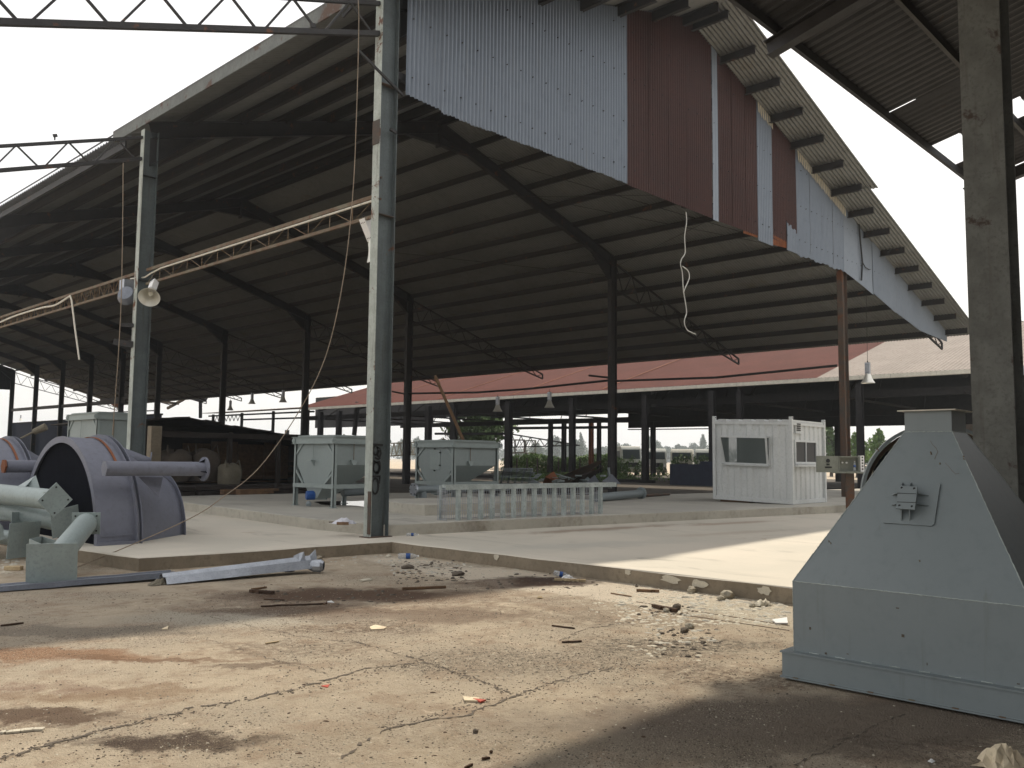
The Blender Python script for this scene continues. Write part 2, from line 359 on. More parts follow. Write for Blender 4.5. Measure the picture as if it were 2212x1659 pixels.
def thing(name, label, cat, loc=(0, 0, 0), group=None):
    o = bpy.data.objects.new(name, None); COL.objects.link(o); o.location = loc; o['label'] = label; o['category'] = cat; o['_w'] = tuple(loc)
    if group: o['group'] = group
    return o
def struct(name, mb, m, **k): return mb.build(name, m, None, kind='structure', **k)
def single(name, mb, m, label, cat, group=None, **k):
    vs = mb.v; n = len(vs); c = V((sum(p[0] for p in vs) / n, sum(p[1] for p in vs) / n, min(p[2] for p in vs)))
    mb.v = [tuple(V(p) - c) for p in vs]
    o = mb.build(name, m, None, label=label, category=cat, **k); o.location = c
    if group: o['group'] = group
    return o
def dup(root, loc, label, rot=None, scale=None):
    r = root.copy(); COL.objects.link(r); r.location = loc; r['label'] = label
    if rot is not None: r.rotation_euler = rot
    if scale: r.scale = scale
    for ch in list(root.children):
        c = ch.copy(); COL.objects.link(c); c.parent = r
        for g in list(ch.children):
            d = g.copy(); COL.objects.link(d); d.parent = c
    return r
def corr(p0, du, dv, L, W_, pitch, amp, thick=0, seg=4, nv=1, sag=0):
    """corrugated sheet: runs L along du (across the ribs), W_ along dv"""
    p0, du, dv = V(p0), V(du).normalized(), V(dv).normalized(); n = du.cross(dv).normalized(); mb = MB()
    N = max(2, int(L / pitch * seg)); o = 0
    for j in range(nv + 1):
        for i in range(N + 1):
            u = L * i / N; mb.v.append(tuple(p0 + du * u + dv * (W_ * j / nv) + n * (amp * math.sin(2 * math.pi * u / pitch))))
    for j in range(nv):
        for i in range(N): a = j * (N + 1) + i; mb.f.append((a, a + 1, a + N + 2, a + N + 1))
    return mb

# ================================================================== ground and slabs
g = MB(); g.add([(-900, -900, 0), (900, -900, 0), (900, 900, 0), (-900, 900, 0)], [(0, 1, 2, 3)]); struct('ground', g, 'yard')
def jag(poly, step=.5, amp=.012):
    out = []
    for i, a in enumerate(poly):
        b = poly[(i + 1) % len(poly)]; d = math.dist(a, b); n = max(1, int(min(d, 30) / step))
        for k in range(n):
            t = k / n; out.append((a[0] + (b[0] - a[0]) * t + (random.uniform(-amp, amp) if k else 0), a[1] + (b[1] - a[1]) * t + (random.uniform(-amp, amp) if k else 0)))
    return out
def slab(name, poly, z0, z1, mtop, medge):
    """slab with a slightly worn, uneven arris; separate edge colour on the sides"""
    poly = jag(poly); n = len(poly)
    me = bpy.data.meshes.new(name); zr = [random.uniform(.008, .02) for _ in poly]
    cx = sum(p[0] for p in poly) / n; cy = sum(p[1] for p in poly) / n
    ins = []
    for i, p in enumerate(poly):
        a, b = V((*poly[i - 1], 0)), V((*poly[(i + 1) % n], 0)); d = (b - a).normalized(); nn = V((-d.y, d.x, 0)) * random.uniform(.01, .025)
        ins.append((p[0] + nn.x, p[1] + nn.y))
    vs = [(x, y, z0) for x, y in poly] + [(p[0], p[1], z1 - zr[i]) for i, p in enumerate(poly)] + [(x, y, z1) for x, y in ins]
    fs = [(i, (i + 1) % n, n + (i + 1) % n, n + i) for i in range(n)] + [(n + i, n + (i + 1) % n, 2 * n + (i + 1) % n, 2 * n + i) for i in range(n)] + [tuple(range(2 * n, 3 * n))]
    me.from_pydata(vs, [], fs); me.materials.append(MT[mtop]); me.materials.append(MT[medge])
    for i, p in enumerate(me.polygons): p.material_index = 1 if i < n else 0
    me.update(); o = bpy.data.objects.new(name, me); COL.objects.link(o); o['kind'] = 'structure'; return o
slab('concrete_slab', [(-.28, -40), (60, -40), (60, 95), (-4.75, 95), (-4.6, 1.35), (-4.4, -.43), (-.30, -.84)], -.05, .19, 'slab_low', 'concrete_edge')
slab('raised_slab', [(.16, -.02), (5.2, -.72), (14.3, -2.3), (45, -7.2), (45, 2), (20, 4.4), (14, 5.4), (10, 10.5), (6, 12.2), (1.4, 12.5), (.75, 8), (0.1, 2.0)], .12, .40, 'slab_up', 'concrete')
slab('concrete_plinth', [(2.3, 1.35), (6.9, .62), (7.3, 3.2), (2.7, 3.9)], .38, .63, 'slab_up', 'concrete')
# dark earth floor beyond the slabs
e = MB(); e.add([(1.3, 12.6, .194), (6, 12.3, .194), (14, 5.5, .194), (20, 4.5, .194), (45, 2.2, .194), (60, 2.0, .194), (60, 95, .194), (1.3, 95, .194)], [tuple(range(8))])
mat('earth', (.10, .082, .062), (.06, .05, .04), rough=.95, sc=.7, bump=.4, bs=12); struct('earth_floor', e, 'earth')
# a shallow pool of rain water on the raised slab
pw = MB(); pts = []
for i in range(40):
    a = 2 * math.pi * i / 40; r = 1 + .14 * math.sin(3 * a + 1) + .08 * math.sin(7 * a); pts.append((4.6 + 1.55 * r * math.cos(a) + .0 * math.sin(a), 5.6 + 1.75 * r * math.sin(a), .404))
pw.add(pts, [tuple(range(40))]); struct('rain_puddle', pw, 'puddle')
# pale plaster patches on the side of the slab
pt_ = MB(); rp = random.Random(21)
for (cy_, w2, zc) in ((-6.35, .16, .12), (-6.75, .13, .11), (-7.62, .10, .12), (-5.7, .05, .15), (-3.3, .06, .15)):
    n = 14; pts = [(-.309, cy_ + math.cos(6.283 * i / n) * w2 * rp.uniform(.6, 1.1), min(.172, zc + math.sin(6.283 * i / n) * .055 * rp.uniform(.6, 1.2))) for i in range(n)]; pt_.add(pts, [tuple(range(n))])
struct('slab_patches', pt_, 'chip')
# cracks between the old yard slabs
def crack(px, wd=.02):
    mb = MB(); P = [onz(x, y, 0) for x, y in px]; L = []
    for a, b in zip(P[:-1], P[1:]):
        n = max(2, int((b - a).length / .045))
        for k in range(n):
            t = k / n; s = (b - a).cross(V((0, 0, 1))).normalized(); L.append((a.lerp(b, t) + s * random.gauss(0, .016), s))
    z = V((0, 0, .004))
    for (a, s), (b, s2) in zip(L[:-1], L[1:]):
        if random.random() < .12: continue
        w1 = wd * random.choice((.12, .25, .5, .8, 1.1)) * .75
        w2 = wd * random.choice((.12, .25, .5, .8, 1.1)) * .75
        mb.add([a - s * w1 + z, a + s * w1 + z, b + s2 * w2 + z, b - s2 * w2 + z], [(0, 1, 2, 3)])
    return mb
ck = MB()
for px, wd in (([(0, 1640), (235, 1575), (420, 1530), (600, 1500), (790, 1445), (930, 1428)], .022), ([(735, 1640), (830, 1575), (1010, 1545), (1110, 1503), (1230, 1462), (1370, 1435)], .018),
               ([(760, 1385), (905, 1425), (1020, 1465), (1110, 1500)], .014), ([(300, 1352), (430, 1375), (610, 1430), (720, 1460)], .007), ([(1210, 1385), (1260, 1360), (1340, 1347), (1440, 1325)], .012),
               ([(440, 1330), (540, 1352), (650, 1375), (770, 1390)], .01), ([(1720, 1655), (1840, 1590), (1960, 1540)], .010), ([(1640, 1360), (1700, 1375)], .01)):
    c = crack(px, wd); ck.add(c.v, c.f)
struct('yard_cracks', ck, 'rock_dark')
# loose grit, chips and bark: nobody could count it
def scatter(name, regs, m, smin, smax, flat=.55, z=0.0):
    mb = MB()
    for (x0, y0, x1, y1, n) in regs:
        for _ in range(n):
            px, py = random.uniform(x0, x1), random.uniform(y0, y1); p = onz(px, py, z)
            if z == 0 and p.x > -.32 and p.y < 1 or p.y > 4 and z == 0: continue
            s = random.uniform(smin, smax) * random.uniform(.5, 1); a = random.uniform(0, 6.28); k = random.randint(4, 6); h = s * flat * random.uniform(.4, 1)
            st = random.uniform(1, 2.2)
            ring = [V((math.cos(a + 6.283 * i / k) * s * st * random.uniform(.7, 1), math.sin(a + 6.283 * i / k) * s * random.uniform(.7, 1), 0)) for i in range(k)]
            m_ = M.Rotation(random.uniform(0, 6.28), 3, 'Z')
            vs = [p + m_ @ r for r in ring] + [p + m_ @ (r * .6) + V((0, 0, h)) for r in ring]
            mb.add(vs, [(i, (i + 1) % k, k + (i + 1) % k, k + i) for i in range(k)] + [tuple(range(k, 2 * k))])
    mb.build(name, m, None, kind='stuff', label=name.replace('_', ' '))
scatter('pale_concrete_chips', [(1330, 1270, 1700, 1350, 900), (1250, 1290, 1700, 1330, 160), (850, 1210, 1150, 1245, 130), (600, 1195, 900, 1225, 60), (0, 1210, 60, 1240, 60), (1360, 1340, 1560, 1430, 60)], 'chip', .008, .036, .3)
scatter('pale_crumbs', [(0, 1330, 2212, 1659, 500), (900, 1380, 1500, 1480, 300)], 'chip', .003, .010, .5)
scatter('concrete_shards', [(1340, 1278, 1700, 1345, 130), (1480, 1285, 1700, 1318, 70), (840, 1206, 1010, 1240, 70), (560, 1196, 860, 1216, 30), (0, 1208, 60, 1228, 20), (1395, 1345, 1560, 1390, 24)], 'concrete', .02, .055, .35)
scatter('ash_clods', [(850, 1212, 1010, 1262, 130), (1040, 1240, 1290, 1275, 60), (560, 1270, 900, 1310, 50), (1400, 1360, 1560, 1420, 60), (1380, 1310, 1500, 1330, 30)], 'rock_dark', .012, .04, .6)
scatter('crack_crumbs', [(x0 + (x1 - x0) * k / 12 - 14, y0 + (y1 - y0) * k / 12 - 7, x0 + (x1 - x0) * k / 12 + 14, y0 + (y1 - y0) * k / 12 + 5, 10) for (x0, y0, x1, y1) in ((0, 1640, 235, 1575), (235, 1575, 600, 1500), (600, 1500, 930, 1428), (830, 1575, 1110, 1503), (1110, 1503, 1370, 1435), (905, 1425, 1110, 1500)) for k in range(12)], 'rock_dark', .004, .012, .6)
scatter('dark_grit', [(560, 1230, 1300, 1330, 1100), (600, 1330, 1500, 1450, 1800), (0, 1280, 560, 1320, 240), (0, 1320, 1700, 1659, 1700), (200, 1540, 620, 1640, 300), (900, 1400, 1400, 1520, 700), (1280, 1350, 1700, 1480, 700), (1500, 1480, 2212, 1659, 500), (840, 1205, 1000, 1260, 160)], 'rock_dark', .003, .008, .8)
scatter('grey_grit', [(600, 1240, 1500, 1480, 2200), (300, 1380, 1700, 1659, 900), (1380, 1350, 1700, 1440, 400)], 'rock', .003, .010, .8)
scatter('bark_litter', [(200, 1278, 600, 1305, 60), (0, 1300, 100, 1345, 12), (560, 1240, 1250, 1330, 90), (0, 1350, 1400, 1640, 50)], 'bark_bit', .006, .02, .3)

# ================================================================== the big shed
XL, XR, XC, ZT = 0.0, 20.4, 10.2, 13.75
YF = [0.0, 10.1, 23.8, 33.65, 43.9, 54.1, 60.9, 67.6, 74.4, 81.4, 88.6]
def zr(X): return ZT - .3 * abs(X - XC)
shed = thing('steel_shed', 'big open sided steel shed with a silver and brown corrugated gable over the concrete slab', 'shed', (0, 0, 0))
# roof sheets (ribs run down the slope)
def roof_sheet(name, x0, x1, y0, y1, m, dz=0, pitch=.13, amp=.016, nv=1, parent=shed):
    a = V((x0, y0, zr(x0) + dz)); b = V((x1, y0, zr(x1) + dz))
    return corr(a, (0, 1, 0), (b - a), y1 - y0, (b - a).length, pitch, amp, nv=nv).build(name, m, parent, raw=True)
roof_sheet('roof_sheet', XC, 19.75, -1.6, 89.2, 'roof_sheet')
roof_sheet('roof_sheet', 19.55, 31.75, -1.38, 89.2, 'roof_sheet', -.045)
roof_sheet('roof_sheet', XC, -.2, -1.6, 12.1, 'roof_sheet')
roof_sheet('roof_sheet', XC, .35, 12.1, 89.2, 'roof_sheet', 0)
rc = MB(); 
for s in (-1, 1): rc.plate([(XC, -1.65, ZT + .07), (XC + s * .4, -1.65, ZT - .05), (XC + s * .4, 89.2, ZT - .05), (XC, 89.2, ZT + .07)], .01)
rc.build('ridge_cap', 'roof_sheet', shed)
fa = MB(); fa.box((-.19, -1.6, 10.33), (-.15, 12.1, 10.66)); fa.build('fascia_board', 'fascia_paint', shed)
fb = MB(); fb.box((.16, 12.1, 10.30), (.2, 89, 10.5)); fb.bar((.0, 12.0, 10.73), (.0, 89, 10.73), .03, .03); fb.build('eaves_beam', 'dark_steel', shed)
cg = corr((0.0, 12.1, 10.62), (0, 1, 0), (1, 0, .2), 77, .35, .2, .03); cg.build('eaves_flashing', 'galv', shed, raw=True)
# purlins
px_ = [XC + .25 + 1.47 * i for i in range(15)]
for s in (-1, 1):
    for i, x in enumerate(px_):
        d = x - XC; X = XC + s * d
        if X < -.05: break
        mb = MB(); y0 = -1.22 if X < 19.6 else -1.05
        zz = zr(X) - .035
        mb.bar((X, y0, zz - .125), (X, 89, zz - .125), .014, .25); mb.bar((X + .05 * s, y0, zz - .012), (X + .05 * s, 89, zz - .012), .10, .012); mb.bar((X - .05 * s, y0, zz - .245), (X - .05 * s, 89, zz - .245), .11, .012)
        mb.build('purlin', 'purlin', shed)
# frames
def portal(Y, first=False):
    mb = MB(); zc = 10.25
    for s in (-1, 1):
        xe = XC + s * 10.2
        p = V((xe, Y, zr(xe) - .47)); q = V((XC, Y, ZT - .47)); mb.ibeam(p, q, .44, .2)
        # knee haunch and ridge haunch
        d = (q - p).normalized(); k1 = p + d * 1.5
        mb.plate([(xe, Y + .006, p.z - .2), (xe, Y + .006, p.z - .95), (k1.x, Y + .006, k1.z - .2)], .014, (0, 1, 0)); mb.bar((xe, Y, p.z - .97), (k1.x, Y, k1.z - .22), .2, .016)
        k2 = q - d * 1.6; mb.plate([(XC, Y + .006, q.z - .2), (XC, Y + .006, q.z - .62), (k2.x, Y + .006, k2.z - .2)], .014, (0, 1, 0)); mb.bar((XC, Y, q.z - .63), (k2.x, Y, k2.z - .22), .2, .016)
        # bolted end plates
        mb.bar((XC + s * .014, Y, q.z + .24), (XC + s * .014, Y, q.z - .74), .24, .02, (1, 0, 0))
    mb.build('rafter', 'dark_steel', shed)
for Y in YF[1:]: portal(Y)
portal(.12)
def column(X, Y, m, mf, z0=.0, zt=10.35, parent=shed, dep=.40, fl=.2):
    c = MB(); h = dep / 2
    c.box((X - h + .014, Y - .006, z0), (X + h - .014, Y + .006, zt))
    c.box((X + h - .016, Y - fl / 2, z0), (X + h, Y + fl / 2, zt))
    o = c.build('column', m, parent)
    f = MB(); f.box((X - h, Y - fl / 2, z0), (X - h + .016, Y + fl / 2, zt))
    b = f.build('flange', mf, o); return o
ncol = column(0, 0, 'col_paint', 'flange_paint', .15, 10.6)
for Y in YF[1:2]: column(0, Y, 'col_paint', 'flange_paint', .15, 10.2)
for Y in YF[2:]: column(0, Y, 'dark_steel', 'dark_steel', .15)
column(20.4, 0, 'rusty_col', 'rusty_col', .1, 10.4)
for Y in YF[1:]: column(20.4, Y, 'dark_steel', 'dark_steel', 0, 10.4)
# splice plates, stiffeners and base plates on the two near columns
sp = MB()
for z in (8.45, 6.0): sp.box((-.18, -.095, z), (.18, -.0, z + .014))
sp.box((-.215, -.10, 7.3), (-.2, .1, 7.75)); sp.box((-.26, -.14, .19), (.26, .14, .205)); sp.box((-.2, -.105, 1.0), (-.215, -.02, .25))
for z in (6.3, 6.7): sp.tube([(-.09, -.012, z), (-.09, -.035, z)], .022, 6)
sp.build('stiffener_plate', 'rusty_col', shed)
sp = MB(); sp.bar((-.75, -.13, 8.85), (.3, -.12, 8.35), .04, .04); sp.bar((.02, -.12, 7.62), (.16, -.13, 7.58), .05, .05); sp.build('cleat', 'dark_steel', shed)
st = MB()
for y in (10.1,):
    for z in (8.95, 6.15, 5.7): st.box((-.18, y - .095, z), (.18, y, z + .014))
    st.bar((-.2, y, 4.95), (-.5, y + .15, 4.95), .06, .1); st.bar((-.2, y, 4.45), (-.62, y + .2, 4.5), .09, .16)
st.build('stiffener_plate', 'dark_steel', shed)
# outrigger trusses beyond the columns (bare on the left, roofed on the right)
def outrigger(Y, s, m='dark_steel', ln=10.75, n=9):
    mb = MB(); x0 = XC + s * (10.2 + .2)
    T = lambda t: V((x0 + s * ln * t, Y, 10.15 - .3 * ln * t if s > 0 else 10.1 - .335 * ln * t)); dd = .62 if s < 0 else 1.15
    B_ = (lambda t: V((x0 + s * ln * t, Y, T(t).z - dd * (1 - .06 * t)))) if s < 0 else (lambda t: V((x0 + s * ln * t, Y, T(t).z - dd + (dd - .28) * t)))
    mb.bar(T(0), T(1), .07, .07); mb.bar(B_(0), B_(1), .07, .07); mb.bar(T(1), B_(1), .07, .07)
    for i in range(n):
        a, b = (i + .05) / n, (i + .5) / n
        mb.bar(T(a), B_(b), .035, .035); mb.bar(B_(b), T((i + 1) / n), .035, .035)
    return mb
for Y in YF: outrigger(Y + (.1 if Y == 0 else 0), 1).build('outrigger_truss', 'dark_steel', shed)
def outl(Y):
    mb = MB(); ln = 11; T = lambda x: V((-x, Y, 10.05 - .345 * x)); Bt = lambda x: V((-x, Y, 9.47 - .348 * x))
    mb.bar(T(.2), T(ln), .075, .075); mb.bar(Bt(.2), Bt(ln), .09, .09)
    x = .35; top = True; k = 0
    while x < ln - 1:
        mb.bar(Bt(x), T(x + .52), .035, .035) if top else mb.bar(T(x - .0), Bt(x + .52), .035, .035)
        x += .52; top = not top
        if top: x += .12
    mb.bar(T(ln), Bt(ln), .07, .07); return mb
outl(0).build('outrigger_truss', 'dark_steel', shed); outl(10.1).build('outrigger_truss', 'dark_steel', shed)
for (X, Y) in ((-1.62, 0), (-2.35, 10.1)):
    m_ = MB(); zt = (9.45 if Y == 0 else 10.1) - .335 * -X; m_.bar((X, Y, zt), (X, Y, zt + .09), .02, .03); m_.bar((X - .04, Y, zt + .1), (X + .05, Y, zt + .13), .04, .07)
    m_.build('cleat', 'dark_steel', shed)
lz = MB(); lz.bar((-1.3, -.4, 9.95), (-.3, -.1, 10.2), .04, .04); lz.bar((-.55, -.2, 10.1), (-.8, .3, 9.6), .04, .05); lz.build('cleat', 'dark_steel', shed)
# lattice tie along the left column row, rusty, with a white conduit
def lattice(y0, y1, n, m):
    mb = MB(); zt, zb = 6.42, 6.05
    mb.bar((0, y0, zt), (0, y1, zt), .055, .075); mb.bar((0, y0, zb), (0, y1, zb), .055, .06)
    o = mb.build('lattice_tie', m, shed); d = MB(); L = (y1 - y0) / n
    for i in range(n):
        a = y0 + L * i; d.tube([(0, a, zb), (0, a, zt)], .009, 4, False); d.tube([(0, a + (0 if i % 2 else L), zb), (0, a + (L if i % 2 else 0), zt)], .008, 4, False)
    d.build('web_rods', 'rust_line', o)
lattice(.2, 9.9, 13, 'rust_steel'); lattice(10.35, 23.6, 40, 'rust_steel')
cd = MB(); cd.tube([(-.05, .2, 6.33), (-.05, 9, 6.33), (-.05, 9.6, 6.27), (-.05, 9.9, 6.22), (-.05, 10.8, 6.3)], .02, 6); cd.build('conduit', 'cream', shed)
cd = MB(); cd.rope([(-.05, 24, 6.1), (-.05, 22, 6.2), (-.05, 20, 6.28), (-.05, 17.5, 6.27), (-.05, 16.3, 6.22), (-.05, 15.1, 6.36)], .028, 6); cd.tube([(-.05, 15.1, 6.37), (-.05, 14.95, 6.2), (-.05, 14.55, 5.3), (-.05, 14.1, 4.35)], .028, 6); cd.build('conduit', 'cream', shed)
# long dark pipe strung between the right columns, and ties at the far end
pr = MB(); pr.tube([(20.3, 23.6, 5.03), (20.3, 20.5, 4.92), (20.3, 18.4, 4.85), (20.3, 15, 4.86), (20.3, 10.3, 5.0)], .05, 8); pr.tube([(20.3, 25, 5.2), (20.3, 24.0, 5.03)], .05, 6)
pr.tube([(20.3, 11.3, 5.28), (20.3, 10.2, 5.12)], .05, 6); pr.tube([(20.3, 9.9, 4.96), (20.3, 5, 4.83), (20.3, .2, 4.98)], .045, 8); pr.build('rail_pipe', 'dark_steel', shed)
pr = MB(); pr.bar((20.4, 60, 6.0), (20.4, 88.6, 6.15), .12, .3); pr.bar((20.4, 54, 6.5), (20.4, 66, 6.1), .1, .2); pr.tube([(20.3, 67.6, 5.2), (20.3, 54.1, 5.05)], .05, 6); pr.build('tie_beam', 'dark_steel', shed)
# gable cladding: sheets of their own colours, lower edge level with the column tops
def clad(x0, x1, m, amp=.024, pitch=.105, zb0=8.35, zb1=None, Y=-.12, ztop=None, ragged=0):
    zb1 = zb0 if zb1 is None else zb1; mb = MB(); N = max(2, int((x1 - x0) / pitch * 6)); nv = 5
    zt = ztop or (lambda x: zr(x) - .05)
    cols = []
    for i in range(N + 1):
        x = x0 + (x1 - x0) * i / N; zb = zb0 + (zb1 - zb0) * i / N + ragged * math.sin(x * 5.1) * .5 + (ragged * .4 * math.sin(x * 17))
        y = Y - amp * math.sin(2 * math.pi * x / pitch) 
        cols.append([(x, y + .004 * math.sin(x * 1.3 + j), zb + (zt(x) - zb) * j / nv) for j in range(nv + 1)])
    for c in cols: mb.v += c
    for i in range(N):
        for j in range(nv): a = i * (nv + 1) + j; mb.f.append((a, a + nv + 1, a + nv + 2, a + 1))
    mb.build('cladding_sheet', m, shed, raw=True)
clad(.35, 1.27, 'silver_sheet', zb0=8.40, zb1=8.36); clad(1.26, 7.36, 'silver_sheet', zb0=8.30, zb1=8.37, Y=-.13, ragged=.02)
clad(7.37, 11.42, 'brown_sheet', zb0=8.34); clad(11.66, 14.03, 'brown_sheet', zb0=8.33, zb1=8.36)
clad(11.40, 11.70, 'silver_sheet', amp=.004, pitch=.15, zb0=8.3, Y=-.15)
clad(14.0, 14.98, 'silver_sheet', zb0=8.22, Y=-.13); clad(14.95, 16.7, 'brown_sheet', zb0=8.45, Y=-.118)
clad(14.98, 15.9, 'orange_rust', zb0=8.27, zb1=8.33, Y=-.112, ztop=lambda x: 8.6)
clad(13.2, 14.0, 'orange_rust', zb0=8.27, zb1=8.3, Y=-.112, ztop=lambda x: 8.6)
clad(15.88, 16.72, 'silver_sheet', zb0=8.27, Y=-.14, ztop=lambda x: 9.15 - .25 * (x - 15.9) + .05 * math.sin(x * 23))
clad(16.68, 20.3, 'silver_sheet', zb0=8.25, zb1=8.3, Y=-.13, ragged=.05)
clad(20.28, 21.5, 'silver_sheet', amp=.006, zb0=8.3, zb1=8.1, Y=-.15); clad(21.45, 23.0, 'silver_sheet', amp=.008, zb0=8.15, zb1=7.85, Y=-.11)
clad(22.95, 25.2, 'silver_sheet', zb0=7.9, zb1=7.45, Y=-.14); clad(25.15, 28, 'silver_sheet', zb0=7.5, zb1=7.05, Y=-.12); clad(27.9, 31.2, 'silver_sheet', zb0=7.05, zb1=6.95, Y=-.14)
def clad_tear():
    mb = MB(); mb.tube([(21.6, -.17, 10.6), (21.72, -.18, 9.6), (21.85, -.18, 8.9), (21.75, -.17, 8.2)], .03, 5); mb.tube([(21.8, -.17, 8.95), (22.1, -.18, 8.75), (22.5, -.17, 8.72)], .02, 5); return mb
clad_tear().build('torn_seam', 'black', shed)
fr = MB()
for k in range(46):
    x = 14.1 + k * .14; 
    if 14.98 < x < 16.7: continue
    fr.add([(x - .05, -.17, zr(x) - .06), (x + .05, -.17, zr(x) - .08), (x + .04, -.19, zr(x) - .4 - .1 * random.random()), (x - .03, -.18, zr(x) - .36)], [(0, 1, 2, 3)])
fr.build('frayed_edge', 'chip', shed)
gt = MB(); gt.bar((.2, 0, 8.75), (20.3, 0, 8.75), .08, .14); gt.bar((5.5, 0, 11.6), (15, 0, 11.6), .06, .1); gt.bar((10.2, 0, 8.4), (10.2, 0, 13), .15, .15); gt.build('gable_rail', 'dark_steel', shed)
sw_ = MB()
for z in (8.75, 9.9, 11.1, 12.3):
    x = .5
    while x < 24:
        if z < zr(x) - .4 and z > (8.4 if x < 20 else 8.4 - .13 * (x - 20)): sw_.tube([(x, -.135, z + random.uniform(-.02, .02)), (x, -.165, z)], .013, 5)
        x += .42 + random.uniform(-.03, .03)
sw_.build('sheet_screws', 'dark_steel', shed, kind='stuff')
for x in (8.3, 9.2, 10.1, 12.5, 13.3, 17.6, 18.5, 19.4):
    l_ = MB(); l_.box((x, -.150, 8.42), (x + .012, -.135, zr(x) - .1)); l_.build('sheet_edge', 'brown_sheet' if 7.3 < x < 14 else 'galv_dark', shed)
# far gable
corr((0, 89.0, 8.3), (1, 0, 0), (0, 0, 1), 20.4, 2.3, .15, .02).build('cladding_sheet', 'darkwall', shed, raw=True)
corr((3, 89.05, 10.5), (1, 0, 0), (0, 0, 1), 14.4, 1.2, .15, .02).build('cladding_sheet', 'darkwall', shed, raw=True)
# thin sag rods under the roof
sr = MB()
for (a, b) in (((9.5, 0, 8.6), (14, 10, 11.6)), ((14.6, .2, 8.5), (10.4, 9.8, 12.6)), ((20.3, .3, 8.9), (14.5, 10, 11.8)), ((13, .2, 9), (20.2, 9.8, 9.9)), ((20.2, 10.3, 9.6), (14, 23.5, 12))): sr.tube([a, b], .01, 4)
sr.build('sag_rod', 'dark_steel', shed)
# broken roof strut hanging at the back
# ================================================================== writing sprayed on the near column
def spray(strokes, name, parent, z0, sc):
    mb = MB()
    for s in strokes:
        pts = [V((-.185 + .37 * u, -.014 - .004, z0 - v * sc)) for u, v in s]
        for a, b in zip(pts[:-1], pts[1:]): mb.bar(a, b + (b - a) * .05, .002, .028, (0, 1, 0)) if False else mb.bar(a, b + (b - a) * .08, .034, .003, (0, 1, 0))
    mb.build(name, 'black', parent)
def arc(cx, cy, rx, ry, a0, a1, n=12): return [(cx + rx * math.cos(R(a0 + (a1 - a0) * i / n)), cy + ry * math.sin(R(a0 + (a1 - a0) * i / n))) for i in range(n + 1)]
# glyphs read down the web: an underlined S-like figure, "58", a 7 over a 0
spray([[(.10, .0), (.72, .01)], arc(.33, .11, .14, .085, -60, 290), [(.42, .05), (.6, .09), (.66, .16), (.58, .25), (.46, .2), (.5, .12)], [(.3, .24), (.5, .27), (.62, .25)],
       arc(.40, .42, .18, .10, -80, 270), [(.12, .33), (.16, .45), (.14, .5)], [(.6, .32), (.62, .45), (.5, .53), (.38, .5)], [(.22, .30), (.4, .33), (.6, .31)]], 'sprayed_number', ncol, 1.83, .98)
spray([[(.08, .0), (.62, .0), (.6, .12)], arc(.36, .17, .20, .14, -90, 270)], 'sprayed_number', ncol, 1.26, 1.0)

# ================================================================== old roof the photographer stands under
old = thing('rusty_shed', 'dark rusty roof on a tall steel column above the grey hood at the right', 'shed', (-.86, -10.2, 0))
E_Y, E_Z = -7.3, 7.42
def oz(Y): return E_Z + .25 * (E_Y - Y)
def osheet(x0, x1, y0, y1, dz=0):
    a = V((x0, y0, oz(y0) + dz)); b = V((x0, y1, oz(y1) + dz)); return corr(a, (1, 0, 0), b - a, x1 - x0, (b - a).length, .18, .022, nv=2)
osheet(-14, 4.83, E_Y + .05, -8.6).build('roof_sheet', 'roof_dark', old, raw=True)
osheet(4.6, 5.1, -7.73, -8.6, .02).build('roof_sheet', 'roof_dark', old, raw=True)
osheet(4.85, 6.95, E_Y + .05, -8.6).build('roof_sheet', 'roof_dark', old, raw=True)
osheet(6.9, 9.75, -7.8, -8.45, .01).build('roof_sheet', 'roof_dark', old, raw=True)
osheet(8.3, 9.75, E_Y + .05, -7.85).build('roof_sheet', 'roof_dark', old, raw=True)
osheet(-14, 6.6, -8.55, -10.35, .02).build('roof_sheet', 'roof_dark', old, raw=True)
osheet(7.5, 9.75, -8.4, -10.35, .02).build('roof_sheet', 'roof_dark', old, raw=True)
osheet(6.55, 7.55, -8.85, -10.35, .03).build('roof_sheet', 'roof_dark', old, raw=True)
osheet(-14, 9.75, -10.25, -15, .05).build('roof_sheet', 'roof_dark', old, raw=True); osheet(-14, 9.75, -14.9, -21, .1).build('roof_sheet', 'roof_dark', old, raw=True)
for y in (-7.33, -8.62, -9.9, -11.2, -12.5, -13.8, -15.4, -17, -18.6):
    mb = MB(); z = oz(y) - .03; mb.bar((-14, y, z - .07), (9.7, y, z - .07), .06, .13); mb.build('purlin', 'dark_steel' if y < -7.4 else 'roof_dark', old)
for x in (.85, 9.4, -8):
    mb = MB(); a = V((x, E_Y + .12, oz(E_Y + .12) - .27)); b = V((x, -20, oz(-20) - .27)); mb.ibeam(a, b, .22, .16, .014, (1, 0, 0)); mb.build('rafter', 'roof_dark', old)
mb = MB(); mb.ibeam((-14, -10.2, 7.75), (9.7, -10.2, 7.75), .3, .2, .014, (0, 1, 0)); mb.build('edge_beam', 'dark_steel', old)
CX, CY = -.80, -10.19
c = MB(); c.box((CX, CY - .008, 0), (CX + .34, CY + .008, 7.6)); c.box((CX + .33, CY - .18, 0), (CX + .345, CY + .18, 7.6)); c.build('column', 'fg_col', old)
c = MB(); c.box((CX - .008, CY - .18, 0), (CX + .008, CY + .18, 7.6)); c.build('flange', 'fg_col', old)
c = MB(); c.box((CX - .0095, CY - .10, 1.05), (CX - .0082, CY + .175, 1.38)); c.build('red_band', 'red_paint', old)
